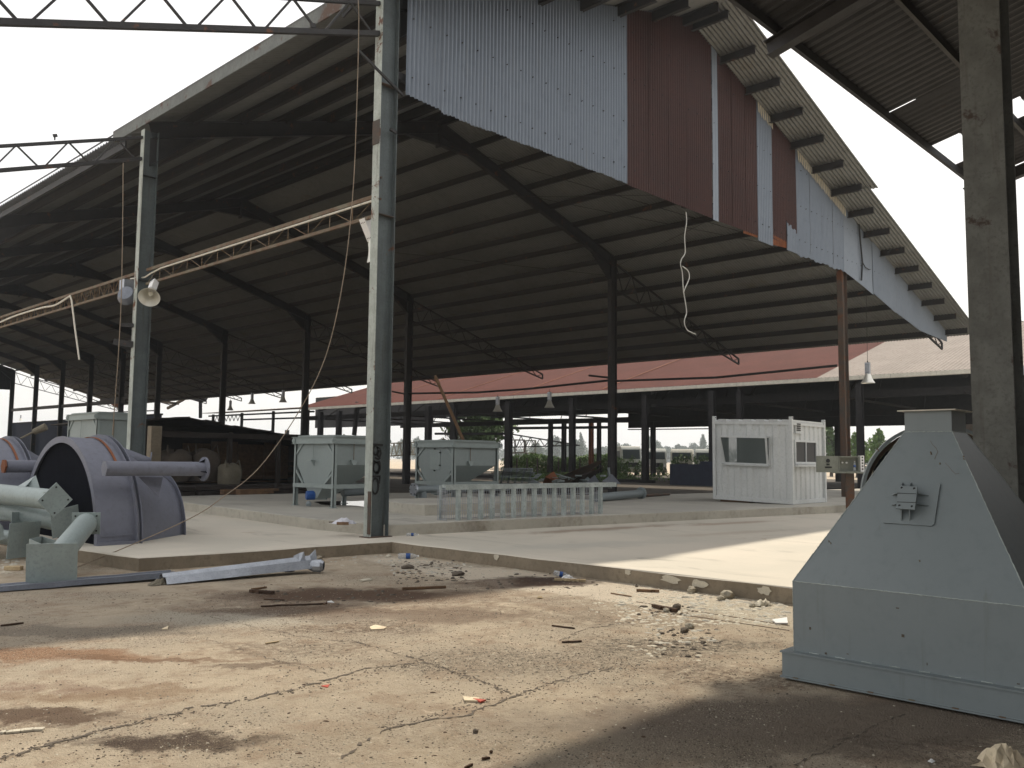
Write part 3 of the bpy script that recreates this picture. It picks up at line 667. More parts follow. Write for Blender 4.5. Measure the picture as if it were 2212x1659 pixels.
mb = MB(); mb.box((-14, -20.6, 0), (14, -20.4, 10.6)); mb.build('light_block_wall', 'darkwall', old); mb = MB(); mb.box((13.8, -20.4, 0), (14, -13, 8.5)); mb.build('side_wall', 'darkwall', old)  # unseen walls, added to keep light off the hood's side and roof underside
# second, farther column and braces of the same roof
c = MB(); c.ibeam((9.4, -10.2, 0), (9.4, -10.2, 7.6), .3, .3, .014, (0, 1, 0)); c.build('column', 'rusty_col', old)
mb = MB(); mb.bar((9.4, -7.6, 6.9), (11.6, -7.4, 5.95), .05, .07); mb.bar((9.6, -7.5, 5.6), (12.2, -7.4, 6.0), .05, .05); mb.build('strut', 'dark_steel', old)

# ================================================================== red and pale roofed shed beyond
far = thing('long_low_shed', 'long low shed with a red and beige roof and white gutter behind the big shed', 'shed', (35, 20, 0))
EX, EZ, RX, RZ, FX = 35.0, 6.05, 48.3, 10.05, 52.4
def fsheet(y0, y1, m, far_=False, dz=0):
    a = V((EX, y0, EZ + dz)) if not far_ else V((FX, y0, 8.9)); b = V((RX, y0, RZ + dz)); return corr(a, (0, 1, 0), b - a, y1 - y0, (b - a).length, .22, .025, nv=1).build('roof_sheet', m, far, raw=True)
fsheet(7.5, 22, 'red_roof'); fsheet(22, 30, 'red_roof', dz=.01); fsheet(30, 57.5, 'red_roof'); fsheet(-25, 7.55, 'pale_roof', dz=-.01)
fsheet(-25, 57.5, 'roof_dark', True)
mb = MB()
for y in (22, 30, 38, 47): mb.bar((EX + .2, y, EZ + .12), (RX, y, RZ + .07), .10, .03)
mb.build('sheet_lap', 'orange_rust', far)
gu = MB(); gu.box((34.75, -25, 5.82), (35.02, 56, 6.02)); gu.build('gutter', 'cream', far)
gu = MB(); gu.box((34.7, -25, 5.6), (34.74, -1.2, 6.0)); gu.build('fascia_board', 'galv', far)
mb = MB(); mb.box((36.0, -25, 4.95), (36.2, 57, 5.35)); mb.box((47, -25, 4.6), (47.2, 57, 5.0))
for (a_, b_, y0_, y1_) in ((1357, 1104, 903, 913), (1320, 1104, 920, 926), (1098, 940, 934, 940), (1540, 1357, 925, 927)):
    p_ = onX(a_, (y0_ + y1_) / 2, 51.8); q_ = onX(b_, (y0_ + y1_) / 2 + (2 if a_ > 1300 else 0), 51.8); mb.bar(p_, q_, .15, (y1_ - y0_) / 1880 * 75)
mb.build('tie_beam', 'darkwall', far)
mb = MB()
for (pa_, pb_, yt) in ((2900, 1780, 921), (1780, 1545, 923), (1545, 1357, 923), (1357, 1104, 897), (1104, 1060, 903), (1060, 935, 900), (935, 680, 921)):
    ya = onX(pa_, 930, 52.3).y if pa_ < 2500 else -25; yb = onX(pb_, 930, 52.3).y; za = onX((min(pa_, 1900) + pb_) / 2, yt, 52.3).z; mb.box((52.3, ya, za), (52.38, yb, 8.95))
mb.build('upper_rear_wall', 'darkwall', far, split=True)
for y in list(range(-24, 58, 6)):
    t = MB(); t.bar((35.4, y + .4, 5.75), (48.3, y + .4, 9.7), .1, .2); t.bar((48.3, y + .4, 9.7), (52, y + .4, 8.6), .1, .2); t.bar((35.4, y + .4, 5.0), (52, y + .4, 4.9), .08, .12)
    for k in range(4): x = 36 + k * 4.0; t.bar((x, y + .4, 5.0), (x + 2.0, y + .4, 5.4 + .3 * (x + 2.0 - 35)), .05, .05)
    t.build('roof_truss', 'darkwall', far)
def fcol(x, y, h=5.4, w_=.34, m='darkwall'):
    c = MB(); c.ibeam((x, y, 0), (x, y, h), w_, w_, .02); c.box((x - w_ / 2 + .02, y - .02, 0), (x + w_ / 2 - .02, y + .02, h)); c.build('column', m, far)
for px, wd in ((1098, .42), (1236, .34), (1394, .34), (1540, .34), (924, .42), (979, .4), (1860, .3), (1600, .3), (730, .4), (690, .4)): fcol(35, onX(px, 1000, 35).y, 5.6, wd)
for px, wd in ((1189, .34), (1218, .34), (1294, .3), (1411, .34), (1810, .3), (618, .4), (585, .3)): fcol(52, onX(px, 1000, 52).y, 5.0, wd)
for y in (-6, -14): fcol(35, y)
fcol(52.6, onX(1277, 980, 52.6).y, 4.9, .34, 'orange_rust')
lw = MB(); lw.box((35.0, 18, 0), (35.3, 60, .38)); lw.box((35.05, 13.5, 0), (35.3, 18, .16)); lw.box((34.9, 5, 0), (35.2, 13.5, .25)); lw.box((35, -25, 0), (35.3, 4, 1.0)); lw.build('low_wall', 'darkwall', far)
bw = MB(); bw.box((52.5, -25, 3.3), (52.6, 8, 4.3)); bw.build('back_wall', 'pale_roof', far)
for (y, x, w1, w2, h1) in ((20.1, 45.5, .5, .35, 8.4), ): pass
ea = MB(); e1 = corr((34.9, 56, 6.1), (0, 1, 0), (1, 0, .05), 20, 2.6, .22, .03); e1.build('eaves_sheet', 'pale_roof', far, raw=True)
for y in (57, 63, 69, 75): ea.bar((36, y, 0), (36, y, 6.0), .22, .22)
ea.bar((36, 56, 5.75), (36, 76, 5.85), .1, .16); ea.bar((36, 56, 5.2), (36, 69, 5.3), .1, .16)
for k in range(8): ea.bar((36, 69 + k * .8, 5.2), (36, 69.4 + k * .8, 5.8), .05, .05); ea.bar((36, 69.4 + k * .8, 5.8), (36, 69.8 + k * .8, 5.2), .05, .05)
ea.build('eaves_frame', 'darkwall', far)
# broken sheets hanging under the far eave of the big shed
for (pts, m, lab) in (([(553, 868), (700, 905)], 0, 0),): pass
br = MB(); P = lambda x, y, X: onX(x, y, X)
br.plate([P(222, 855, 30), P(240, 850, 30), P(262, 872, 30), P(256, 882, 30)], .05, (1, 0, 0)); br.plate([P(205, 850, 31), P(232, 850, 31), P(256, 876, 31), P(250, 880, 31)], .05, (1, 0, 0))
single('broken_roof_sheet', br, 'orange_rust', 'rusty bent roof sheet hanging against the sky left of the grey steel column', 'roof sheet')
br = MB(); br.plate([P(383, 850, 32), P(410, 830, 32), P(462, 835, 32), P(445, 868, 32), P(433, 869, 32), P(400, 855, 32)], .06, (1, 0, 0)); br.bar(P(433, 868, 32), P(433, 903, 32), .25, .25); br.bar(P(445, 855, 32), P(462, 848, 32), .2, .2)
single('collapsed_roof_piece', br, 'roof_dark', 'dark collapsed piece of roof on a thin post against the sky', 'roof piece')
br = MB(); br.bar(P(362, 882, 33), P(398, 862, 33), .2, .25); br.bar(P(350, 868, 33), P(385, 872, 33), .2, .25); br.bar(P(350, 846, 33), P(400, 852, 33), .12, .12); br.bar(P(350, 858, 33), P(395, 856, 33), .12, .12); br.bar(P(372, 848, 33), P(372, 858, 33), .12, .12)
single('broken_truss', br, 'rust_steel', 'broken rusty truss ends sticking out against the sky above the dark timber store', 'truss')

# ================================================================== dark corrugated wall at the far left
wl = corr((20.75, 54, 0), (0, 1, 0), (0, 0, 1), 36, 4.72, .3, .03); wl2 = MB(); 
lwall = thing('corrugated_wall', 'dark navy corrugated wall below the open bays at the far left', 'wall', (20.75, 72, 0))
wl.build('wall_sheet', 'navy', lwall, raw=True); wl2.box((20.68, 54, 4.7), (20.85, 90, 4.84)); wl2.build('capping', 'darkwall', lwall)

# ================================================================== timber store with bulk bags
sto = thing('timber_store', 'dark timber lean to store with a drooping roof at the back of the slab', 'store', (6, 18, 0))
mb = MB(); mb.box((3.0, 22, 0), (13, 22.1, 2.6)); mb.box((12, 18, 0), (12.1, 22, 2.4)); mb.box((3.2, 18, 0), (3.3, 22, 2.6)); mb.build('wall', 'wood_dark', sto)
rf = [(2.6, 2.86), (3.6, 2.87), (4.1, 2.92), (5.2, 2.99), (6.5, 2.80), (8, 2.62), (9.7, 2.44), (13, 2.05)]
mb = MB()
for (a, za), (b, zb) in zip(rf[:-1], rf[1:]):
    n = max(1, int((b - a) / .5))
    for k in range(n):
        t0, t1 = k / n, (k + 1) / n; x0, x1 = a + (b - a) * t0, a + (b - a) * t1; z0, z1 = za + (zb - za) * t0, za + (zb - za) * t1; j = random.uniform(-.02, .03)
        mb.plate([(x0, 17.8 - random.uniform(0, .1), z0 + j), (x1, 17.8 - random.uniform(0, .1), z1 + j), (x1, 24, z1 - .1), (x0, 24, z0 - .1)], .05)
mb.build('roof', 'wood_dark', sto)
mb = MB(); mb.box((3.0, 17.95, 2.25), (12, 18.05, 2.45)); 
for x in (3.4, 6.9, 9.0, 11.9): mb.box((x, 18, 0), (x + .16, 18.15, 2.5))
mb.build('frame', 'wood_dark', sto)
mb = MB()
for k in range(4):
    mb.box((7.0 + k * 1.25, 21.9, .6), (8.2 + k * 1.25, 21.98, 2.1 + .1 * (k % 2)))
for k in range(5): mb.box((7, 21.4 - .1 * k, .5 + .22 * k), (11.9, 21.8 - .1 * k, .52 + .22 * k))
mb.build('shelf', 'wood', sto)
dk = MB()
for i in range(6):
    for j in range(3): z = .10 + j * .16; y = 15.4 + .1 * j + random.uniform(-.1, .1); dk.box((3.0 + i * 1.5, y, z), (4.42 + i * 1.5 + random.uniform(-.1, .05), 17.6, z + .13))
single('timber_stack', dk, 'wood_dark', 'long low stack of dark weathered timber in front of the dark store', 'timber')
dk = MB()
for j in range(3): dk.box((5.2, 15.05, .2 + j * .09), (6.9 + .2 * j, 15.35, .27 + j * .09))
dk.box((5.6, 14.7, .2), (6.5, 15.0, .45)); single('timber_offcuts', dk, 'wood', 'brown timber offcuts lying at the foot of the dark timber stack', 'timber')
def bag(name, c, sx, sy, sz, m, label, sd):
    rnd = random.Random(sd); mb = MB(); N, K = 20, 9
    prof = [(.55, 0), (.92, .03), (1.0, .2), (1.03, .45), (1.0, .65), (.97, .8), (.8, .92), (.4, 1.0), (.05, .98)]
    o = 0
    for j, (r, h) in enumerate(prof):
        for i in range(N):
            a = 2 * math.pi * i / N; q = abs(math.cos(a)) ** 4 + abs(math.sin(a)) ** 4; sq = q ** -.25
            d = 1 + .05 * math.sin(3 * a + j) + rnd.uniform(-.03, .03)
            mb.v.append((c[0] + sx * r * sq * math.cos(a) * d, c[1] + sy * r * sq * math.sin(a) * d, c[2] + sz * h * (1 + .06 * math.sin(2 * a + sd))))
    for j in range(len(prof) - 1):
        for i in range(N): a, b = j * N + i, j * N + (i + 1) % N; mb.f.append((a, b, b + N, a + N))
    t = thing(name, label, 'bulk bag', (c[0], c[1], c[2]), 'bulk bags in the dark store'); mb.build('body', m, t, smooth=True)
    l = MB()
    for s in (-1, 1):
        l.tube([(c[0] + s * sx * .8, c[1] - sy * .7, c[2] + sz * .85), (c[0] + s * sx * .75, c[1] - sy * .5, c[2] + sz * 1.16), (c[0] + s * sx * .6, c[1], c[2] + sz * .95)], .025, 5)
    l.build('lifting_loop', m, t)
bag('bulk_bag', (5.0, 18.4, .62), .52, .5, 1.15, 'sack', 'dim brown bulk bag at the left of the row in the dark store', 3)
bag('bulk_bag', (6.15, 18.5, .62), .56, .5, 1.2, 'sack', 'wide brown bulk bag beside the end flange of the purple grey pipe', 5)
bag('bulk_bag', (6.75, 17.6, .52), .36, .4, .78, 'sack_pale', 'small pale bulk bag, the front right one under the pipe flange', 8)
pc = MB(); pc.box((2.85, 15.6, .2), (3.2, 15.9, 2.55)); single('concrete_post', pc, 'concrete_edge', 'pale square concrete post beside the left grey steel column', 'post')

# ================================================================== hoppers
def hopper(loc, label, wx, wy, H, door, motor):
    t = thing('hopper', label, 'hopper', loc, 'framed steel hoppers on the slab'); x0, y0, z0 = loc
    Q = lambda x, y, z: (x0 + x, y0 + y, z0 + z)
    mt = 'hopper_paint'; L = .09
    for x in (0, wx - L):
        for y in (0, wy - L):
            c = MB(); c.box(Q(x, y, 0), Q(x + L, y + L * .2, H - .02)); c.box(Q(x, y, 0), Q(x + L * .2, y + L, H - .02)); c.box(Q(x - .03, y - .03, 0), Q(x + L + .03, y + L + .03, .015)); c.build('leg', mt, t)
    c = MB(); b = H - .17
    for (a, d) in (((-.015, -.02, b), (wx + .015, .0, H)), ((-.015, wy, b), (wx + .015, wy + .02, H)), ((-.03, -.015, b), (-.01, wy + .015, H)), ((wx + .01, -.015, b), (wx + .03, wy + .015, H))): c.box(Q(*a), Q(*d))
    for z in (b, H - .012): c.box(Q(-.05, -.06, z), Q(wx + .05, .0, z + .012)); c.box(Q(-.06, -.05, z), Q(.0, wy + .05, z + .012))
    c.box(Q(.06, .06, H), Q(wx - .06, wy - .06, H + .04))
    c.build('top_frame', mt, t)
    c = MB()
    for (x, y) in ((0, 0), (0, wy), (wx, 0)): c.lathe([(.0, -.015), (.065, -.015), (.065, .015), (.03, .015), (.03, -.02)], Q(x - .04 if x == 0 else x + .04, y - .04, H - .09), (0, 1, 0) if y == 0 else (1, 0, 0), 14)
    c.build('lifting_eye', mt, t)
    zl = .45; c = MB(); c.box(Q(-.0, -.012, zl), Q(wx, .06, zl + .1)); c.box(Q(-.012, 0, zl), Q(.06, wy, zl + .1)); c.box(Q(0, wy - .06, zl), Q(wx, wy, zl + .1)); c.box(Q(wx - .06, 0, zl), Q(wx, wy, zl + .1)); c.build('lower_rail', mt, t)
    c = MB()
    for (a, d) in (((.02, .08, zl + .35), (.02, .4, zl + .1)), ((.02, wy - .08, zl + .42), (.02, wy - .4, zl + .1)), ((.02, .08, H - .42), (.02, .32, H - .17)), ((.02, wy - .08, H - .42), (.02, wy - .35, H - .17))): c.bar(Q(*a), Q(*d), .035, .05)
    c.build('brace', mt, t)
    # bin: upright part, then a tapering cone
    m_ = .1; zt, zm, zb = H - .02, H * .60, .20; hx0, hx1, hy0, hy1 = m_, wx - m_, m_, wy - m_; cx, cy = wx * .5, wy * .5
    c = MB(); A_ = [(hx0, hy0), (hx1, hy0), (hx1, hy1), (hx0, hy1)]; cx = .22; B2 = [(.03, cy - .14), (.41, cy - .14), (.41, cy + .14), (.03, cy + .14)]
    A_ = [(.03 if i in (0, 3) else p[0], .03 if i in (0, 1) else p[1]) for i, p in enumerate(A_)]
    vs = [Q(x, y, zt) for x, y in A_] + [Q(x, y, zm) for x, y in A_] + [Q(x, y, zb) for x, y in B2]
    c.add(vs, [(0, 1, 2, 3)] + [(i, (i + 1) % 4, 4 + (i + 1) % 4, 4 + i) for i in range(4)] + [(4 + i, 4 + (i + 1) % 4, 8 + (i + 1) % 4, 8 + i) for i in range(4)] + [(8, 9, 10, 11)])
    c.build('bin', 'hopper_bin', t)
    c = MB(); c.prism([(Q(0, 0, 0)[0] + cx + .17 * math.cos(a * .524), Q(0, 0, 0)[1] + cy + .15 * math.sin(a * .524)) for a in range(12)], z0 + zb - .03, z0 + zb); c.build('outlet_flange', mt, t)
    # vibrator bracket on both faces
    c = MB(); c.plate([Q(wx * .3, .02, zm + .12), Q(wx * .3 + .2, .02, zm + .12), Q(wx * .3 + .12, -.0, zm), Q(wx * .3 + .04, -.0, zm)], .06, (0, 1, 0)); c.box(Q(wx * .3, -.05, zm + .11), Q(wx * .3 + .22, .03, zm + .125)); c.build('bracket', mt, t)
    c = MB(); c.bar(Q(wx * .3 + .1, -.0, zm + .12), Q(wx * .3 + .1, -.0, H - .17), .012, .012); c.build('bracket_rod', 'rust_steel', t)
    if door:
        c = MB(); y0_, y1_ = wy * .36, wy * .36 + .42; c.box(Q(.015, y0_, zm - .12), Q(.03, y1_, zm + .42)); d = c.build('hatch', mt, t)
        k = MB()
        for (y, z) in ((y0_ - .02, zm + .35), (y0_ - .02, zm), (y0_ + .2, zm + .45), (y0_ + .2, zm - .15)): k.tube([Q(.015, y, z), Q(-.03, y, z)], .018, 6)
        k.build('latch', 'black', d)
    else:
        c = MB(); yb = wy * .5; c.box(Q(-.0, yb - .06, zm + .1), Q(-.11, yb + .12, zm + .115)); c.plate([Q(0, yb - .05, zm + .1), Q(-.1, yb - .05, zm + .1), Q(0, yb - .05, zm - .05)], .01); c.bar(Q(-.02, yb, zm + .1), Q(-.02, yb, H - .17), .012, .012); c.build('bracket', mt, t)
    if motor:
        c = MB(); c.lathe([(.0, -.0), (.10, .0), (.11, .03), (.11, .2), (.09, .23), (0, .23)], Q(-.12, wy * .55, .27), (.9, -.35, 0), 16); c.build('motor', 'blue', t, smooth=True)
        c = MB(); c.lathe([(.0, .2), (.07, .2), (.08, .3), (.08, .5), (0, .5)], Q(-.12, wy * .55, .24), (.9, -.35, 0), 14); c.lathe([(0, 0), (.06, 0), (.075, .06), (.03, .12)], Q(-.1, wy * .5, .02), (0, 0, 1), 10); c.build('gearbox', 'machine', t)
    return t
hopper((2.35, 4.68, .4), 'grey framed hopper with a blue motor left of the sprayed column', 1.55, 1.7, 1.68, False, True)
hopper((6.44, 4.97, .4), 'grey framed hopper with a latched hatch and a pole leaning in it', 1.75, 1.6, 1.66, True, False)
hopper((-.29, 11.95, .19), 'tall grey framed hopper behind the purple grey half barrel and the left steel column', 1.2, 2.1, 2.54, False, False)
lp = MB(); lp.tube([(6.62, 6.0, 3.92), (7.82, 6.05, 2.1)], .045, 8); lp.tube([(7.82, 6.05, 2.1), (8.0, 6.1, 1.7)], .045, 8); single('leaning_pole', lp, 'wood', 'weathered pole leaning upright in the hatch hopper', 'pole')
# screw conveyor pipes below the hoppers
cv = thing('screw_conveyor', 'grey pipe conveyor with a bolted end flange under the hatch hopper', 'conveyor', (4.6, 4.4, .4))
c = MB(); a0 = V((5.0, 4.9, .78)); a1 = V((8.2, 4.6, .80)); c.tube([a0, a1], .10, 12); c.build('pipe', 'machine', cv, smooth=True)
c = MB(); c.lathe([(0, -.03), (.17, -.03), (.17, .02), (.10, .02)], a0, (a1 - a0), 16); c.build('end_flange', 'galv', cv)
k = MB()
for i in range(6): t_ = i * 1.047; k.tube([a0 + V((-.035, math.cos(t_) * .13, math.sin(t_) * .13)), a0 + V((-.05, math.cos(t_) * .13, math.sin(t_) * .13))], .016, 6)
k.build('bolts', 'black', cv)
c = MB(); c.tube([a0 + V((.3, 0, 0)), V((5.3, 4.9, .41))], .11, 12); c.box((5.1, 4.7, .404), (5.5, 5.1, .42)); c.build('outlet', 'machine', cv, smooth=True)
cv = thing('screw_conveyor', 'short pipe with a round end flange just right of the sprayed column', 'conveyor', (4.0, 5.4, .4))
c = MB(); c.tube([(3.2, 5.5, .72), (4.35, 5.35, .76)], .10, 12); c.build('pipe', 'machine', cv, smooth=True); c = MB(); c.lathe([(0, -.02), (.15, -.02), (.15, .03), (.1, .03)], (4.35, 5.35, .76), (-1, .1, 0), 16); c.build('end_flange', 'galv', cv)

# ================================================================== galvanised guard frame with bars and mesh
gf = thing('cattle_grid_frame', 'long low grey barred frame with wire mesh standing on the raised slab', 'frame', (1.6, 0, .4))
A0, A1 = V((1.72, -.02, .4)), V((6.15, -.50, .4)); D = (A1 - A0).normalized(); Nn = V((D.y, -D.x, 0)); LL = (A1 - A0).length
c = MB(); c.bar(A0 - D * .12 + V((0, 0, .66)), A1 + D * .18 + V((0, 0, .66)), .13, .055); c.bar(A0 - D * .12 + V((0, 0, .62)) + Nn * .06, A1 + D * .18 + V((0, 0, .62)) + Nn * .06, .012, .06); c.build('top_channel', 'frame_paint', gf)
nb = 15
for i in range(nb):
    p = A0 + D * (.22 + (LL - .5) * i / (nb - 1)); c = MB(); a = p + Nn * .05
    c.bar(a, a + V((0, 0, .62)), .05, .012, Nn); c.bar(a - D * .03 - Nn * .04, a - D * .03 - Nn * .04 + V((0, 0, .62)), .012, .09, Nn); c.build('upright_bar', 'frame_paint', gf)
c = MB(); b0 = A0 - Nn * .28; b1 = A1 - Nn * .28; n = int(LL / .055)
for i in range(n + 1): p = b0 + D * (LL * i / n); c.bar(p, p + V((0, 0, .6)), .007, .007)
for z in (.02, .16, .3, .44, .58): c.bar(b0 + V((0, 0, z)), b1 + V((0, 0, z)), .008, .008)
c.build('wire_mesh', 'galv', gf)
c = MB()
for i in range(7): p = A0 - D * .06 - Nn * (.28 - .05 * i); c.bar(p, p + V((0, 0, .6)), .007, .007)
for z in (.02, .2, .4, .55): c.bar(A0 - D * .06 + V((0, 0, z)), A0 - D * .06 - Nn * .28 + V((0, 0, z)), .008, .008)
c.build('end_mesh', 'galv', gf)
c = MB(); c.bar(A1 - Nn * .28, A1 - Nn * .28 + V((0, 0, .66)), .05, .05); c.bar(b0, b0 + V((0, 0, .66)), .04, .04); c.build('corner_post', 'frame_paint', gf)
# ================================================================== scrap behind it
sc = thing('scrap_heap', 'heap of grey steel offcuts and rusty sheet behind the barred frame', 'scrap', (11, 6.5, .2))
rnd = random.Random(5)
G = lambda px, py, D_: onD(px, py, D_)
c = MB()
for i in range(13):
    a = onD(1062 + rnd.uniform(-3, 6), 1046 - i * 2.9, 26 + rnd.uniform(-.2, .2)); b = onD(1152 + rnd.uniform(-8, 10), 1046 - i * 2.8, 26 + rnd.uniform(-.3, .3)); c.bar(a, b, .3, .018); 
a = onD(1075, 1046, 25.7); c.build('flat_bars', 'machine', sc)
c = MB()
for i in range(6): a = onD(1066 + i * 15, 1048, 26.2); b = onD(1074 + i * 15, 1012, 26.2); c.bar(a, b, .05, .05)
for i in range(30):
    px = rnd.uniform(1150, 1318); py = rnd.uniform(1024, 1054) + abs(px - 1240) * .06; a = onD(px, py, 26 + rnd.uniform(-1, 2)); b = onD(px + rnd.uniform(-38, 38), py + rnd.uniform(-16, 10), 26 + rnd.uniform(-1, 2)); c.bar(a, b, rnd.uniform(.04, .2), rnd.uniform(.015, .05))
c.build('steel_offcuts', 'machine_side', sc)
for (pts, m) in (([(1180, 1042), (1250, 1012), (1298, 994), (1300, 999), (1262, 1030), (1215, 1048)], 'rusty_col'), ([(1178, 1030), (1196, 1018), (1214, 1046), (1170, 1050)], 'orange_rust'), ([(1225, 1046), (1262, 1022), (1300, 1010), (1270, 1048)], 'wood_dark'),
                 ([(1262, 1046), (1285, 1026), (1298, 1046)], 'galv_dark'), ([(1300, 1040), (1322, 1024), (1342, 1046)], 'galv_dark'), ([(1246, 1050), (1270, 1030), (1290, 1050)], 'machine'), ([(1312, 1010), (1318, 1010), (1322, 1046), (1314, 1046)], 'machine'), ([(1140, 1052), (1150, 1034), (1176, 1048), (1180, 1056)], 'machine')):
    d_ = 26 + rnd.uniform(-.8, 1.2); c = MB(); c.plate([onD(x, y, d_ + k_ * .25) for k_, (x, y) in enumerate(pts)], .03, -CF); c.build('sheet_offcut', m, sc)
c = MB()
for i in range(22): px = rnd.uniform(1060, 1340); a = onD(px, rnd.uniform(1050, 1066), 25.5 + rnd.uniform(-1, 1)); c.bar(a, a + V((rnd.uniform(-.8, .8), rnd.uniform(-.8, .8), rnd.uniform(-.05, .12))), rnd.uniform(.08, .3), rnd.uniform(.03, .12))
c.build('pile_base', 'darkwall', sc)
c = MB(); c.tube([(10.1, 2.9, .52), (12.9, 3.35, .56)], .12, 12); t_ = thing('steel_pipe', 'thick grey pipe lying on the slab at the foot of the dark column', 'pipe', (11.5, 3.1, .4)); c.build('pipe', 'machine', t_, smooth=True)
c = MB(); c.lathe([(.0, 0), (.19, 0), (.19, .04), (.12, .05)], (12.9, 3.35, .57), (-1, -.16, 0), 16); c.lathe([(.0, 0), (.17, 0), (.17, .03), (.12, .05)], (10.1, 2.9, .55), (1, .1, 0), 16); c.build('flange', 'machine', t_)
c = MB(); c.tube([(13.2, 3.7, .46), (15.6, 4.1, .46)], .05, 8); single('thin_pipe', c, 'rusty_col', 'thin brown pipe lying beyond the thick pipe end', 'pipe')

# ================================================================== grey hood (foreground right)
def onP(x, y, p, n): d = ray(x, y); return CP + d * ((V(p) - CP).dot(V(n)) / d.dot(V(n)))
hood = thing('steel_hood', 'large grey pyramid shaped steel hood with a bolted bracket, standing in the right foreground', 'hood', (-2.7, -10.28, 0))
hx, hy = -2.7, -10.28
c = MB(); z0, z1 = .02, .21; r0 = .86
for (zz, t) in ((z0, .012), (z1 - .012, .012)): 
    for (a, b) in (((-r0, -r0), (-r0 + .085, r0)), ((r0 - .085, -r0), (r0, r0)), ((-r0 + .085, -r0), (r0 - .085, -r0 + .085)), ((-r0 + .085, r0 - .085), (r0 - .085, r0))): c.box((hx + a[0], hy + a[1], zz), (hx + b[0], hy + b[1], zz + t))
w_ = r0 - .012
for (a, b) in (((-w_, -w_), (-w_ + .01, w_)), ((w_ - .01, -w_), (w_, w_)), ((-w_ + .01, -w_), (w_ - .01, -w_ + .01)), ((-w_ + .01, w_ - .01), (w_ - .01, w_))): c.box((hx + a[0], hy + a[1], z0 + .012), (hx + b[0], hy + b[1], z1 - .012))
c.build('base_channel', 'machine', hood)
c = MB(); R1, R2, zb, zn, ztp = .785, .168, .715, 1.83, 1.985
def ring(r, z): return [(hx - r, hy - r, z), (hx + r, hy - r, z), (hx + r, hy + r, z), (hx - r, hy + r, z)]
c.add(ring(R1, .21) + ring(R1, zb) + ring(R2, zn), [(i, (i + 1) % 4, 4 + (i + 1) % 4, 4 + i) for i in range(4)] + [(4 + i, 4 + (i + 1) % 4, 8 + (i + 1) % 4, 8 + i) for i in range(4)] + [(3, 2, 1, 0)])
c.build('shell', 'machine', hood, raw=False)
c = MB(); c.add(ring(R2 - .002, zn) + ring(R2 - .002, ztp), [(i, (i + 1) % 4, 4 + (i + 1) % 4, 4 + i) for i in range(4)]); nk = c.build('neck', 'machine', hood)
c = MB(); q = .205; c.add(ring(q, ztp) + ring(q, ztp + .008), [(i, (i + 1) % 4, 4 + (i + 1) % 4, 4 + i) for i in range(4)] + [(3, 2, 1, 0), (4, 5, 6, 7)]); c.build('top_flange', 'cream', hood)
# weld beads along the seams and edges
c = MB(); rn = random.Random(3)
def bead(a, b, r, seg=60):
    a, b = V(a), V(b); pts = [a.lerp(b, i / seg) + V((rn.uniform(-1, 1), rn.uniform(-1, 1), rn.uniform(-1, 1))) * r * .35 for i in range(seg + 1)]; c.tube(pts, [r * rn.uniform(.6, 1.15) for _ in pts], 5)
for i in range(4):
    bead(ring(R1, zb)[i], ring(R1, zb)[(i + 1) % 4], .0045, 90); bead(ring(R1, zb)[i], ring(R2, zn)[i], .004, 90); bead(ring(R1, .21)[i], ring(R1, zb)[i], .003)
    bead(ring(R2, zn)[i], ring(R2, zn)[(i + 1) % 4], .004)
for k in range(9):
    y = hy + R1 - .12 - k * .19; bead((hx - R1 - .002, y, .213), (hx - R1 - .002, y - .07, .213), .005, 8)
c.build('weld_bead', 'frame_paint', hood)
c = MB(); rg = random.Random(17)
for k in range(7):
    y = hy - R1 + rg.uniform(.05, 1.5); z = rg.uniform(.215, .26) if k % 3 else rg.uniform(.3, .68); w2 = rg.uniform(.004, .02); c.box((hx - R1 - .0025, y, z), (hx - R1 - .0005, y + w2, z + rg.uniform(.003, .02)))
c.build('mud_spots', 'rock_dark', hood, kind='stuff')
pn = V((-(zn - zb), 0, (R1 - R2))).normalized(); pp0 = V((hx - R1, hy, zb))
fp = lambda x, y, o=0.0: onP(x, y, pp0 + pn * o, pn)
c = MB(); c.plate([fp(1914, 1041, .012), fp(1918, 1037, .012), fp(2026, 1041, .012), fp(2031, 1046, .012), fp(2018, 1131, .012), fp(2012, 1136, .012), fp(1908, 1129, .012), fp(1904, 1125, .012)], .011, pn); c.build('backing_plate', 'machine', hood)
c = MB(); BX = [(1941, 1049), (1982, 1051), (1976, 1101), (1935, 1098)]; O = .085
c.plate([fp(*p, O) for p in BX], .012, pn); bp = c.build('bracket_plate', 'machine', hood)
c = MB(); up = (fp(1958, 1050, 0) - fp(1958, 1100, 0)).normalized(); sd = up.cross(pn).normalized()
ctr = fp(1958, 1075, O / 2)
for v in (-.035, .035): c.bar(ctr + up * v * 1.0 - sd * .0, ctr + up * v + pn * .0, .001, .001)
for py in (1064, 1086):
    a = fp(1939, py, O - .01); b = fp(1979, py, O - .01); a2 = fp(1926, py + 4, .013); b2 = fp(2006, py + 6, .013); a3 = fp(1939, py, .013); b3 = fp(1979, py, .013)
    c.plate([a, a2, a3], .006, up); c.plate([b, b2, b3], .006, up)
for px in (1948, 1966):
    a = fp(px, 1050, O - .01); a2 = fp(px + 2, 1042, .013); a3 = fp(px, 1052, .013); c.plate([a, a2, a3], .006, sd)
    a = fp(px, 1098, O - .01); a2 = fp(px, 1125, .013); a3 = fp(px, 1096, .013); c.plate([a, a2, a3], .008, sd)
c.build('gusset', 'machine', hood)
c = MB()
for py in (1065, 1084): c.bar(fp(1938, py, O + .002), fp(1979, py + 1.5, O + .002), .003, .003)
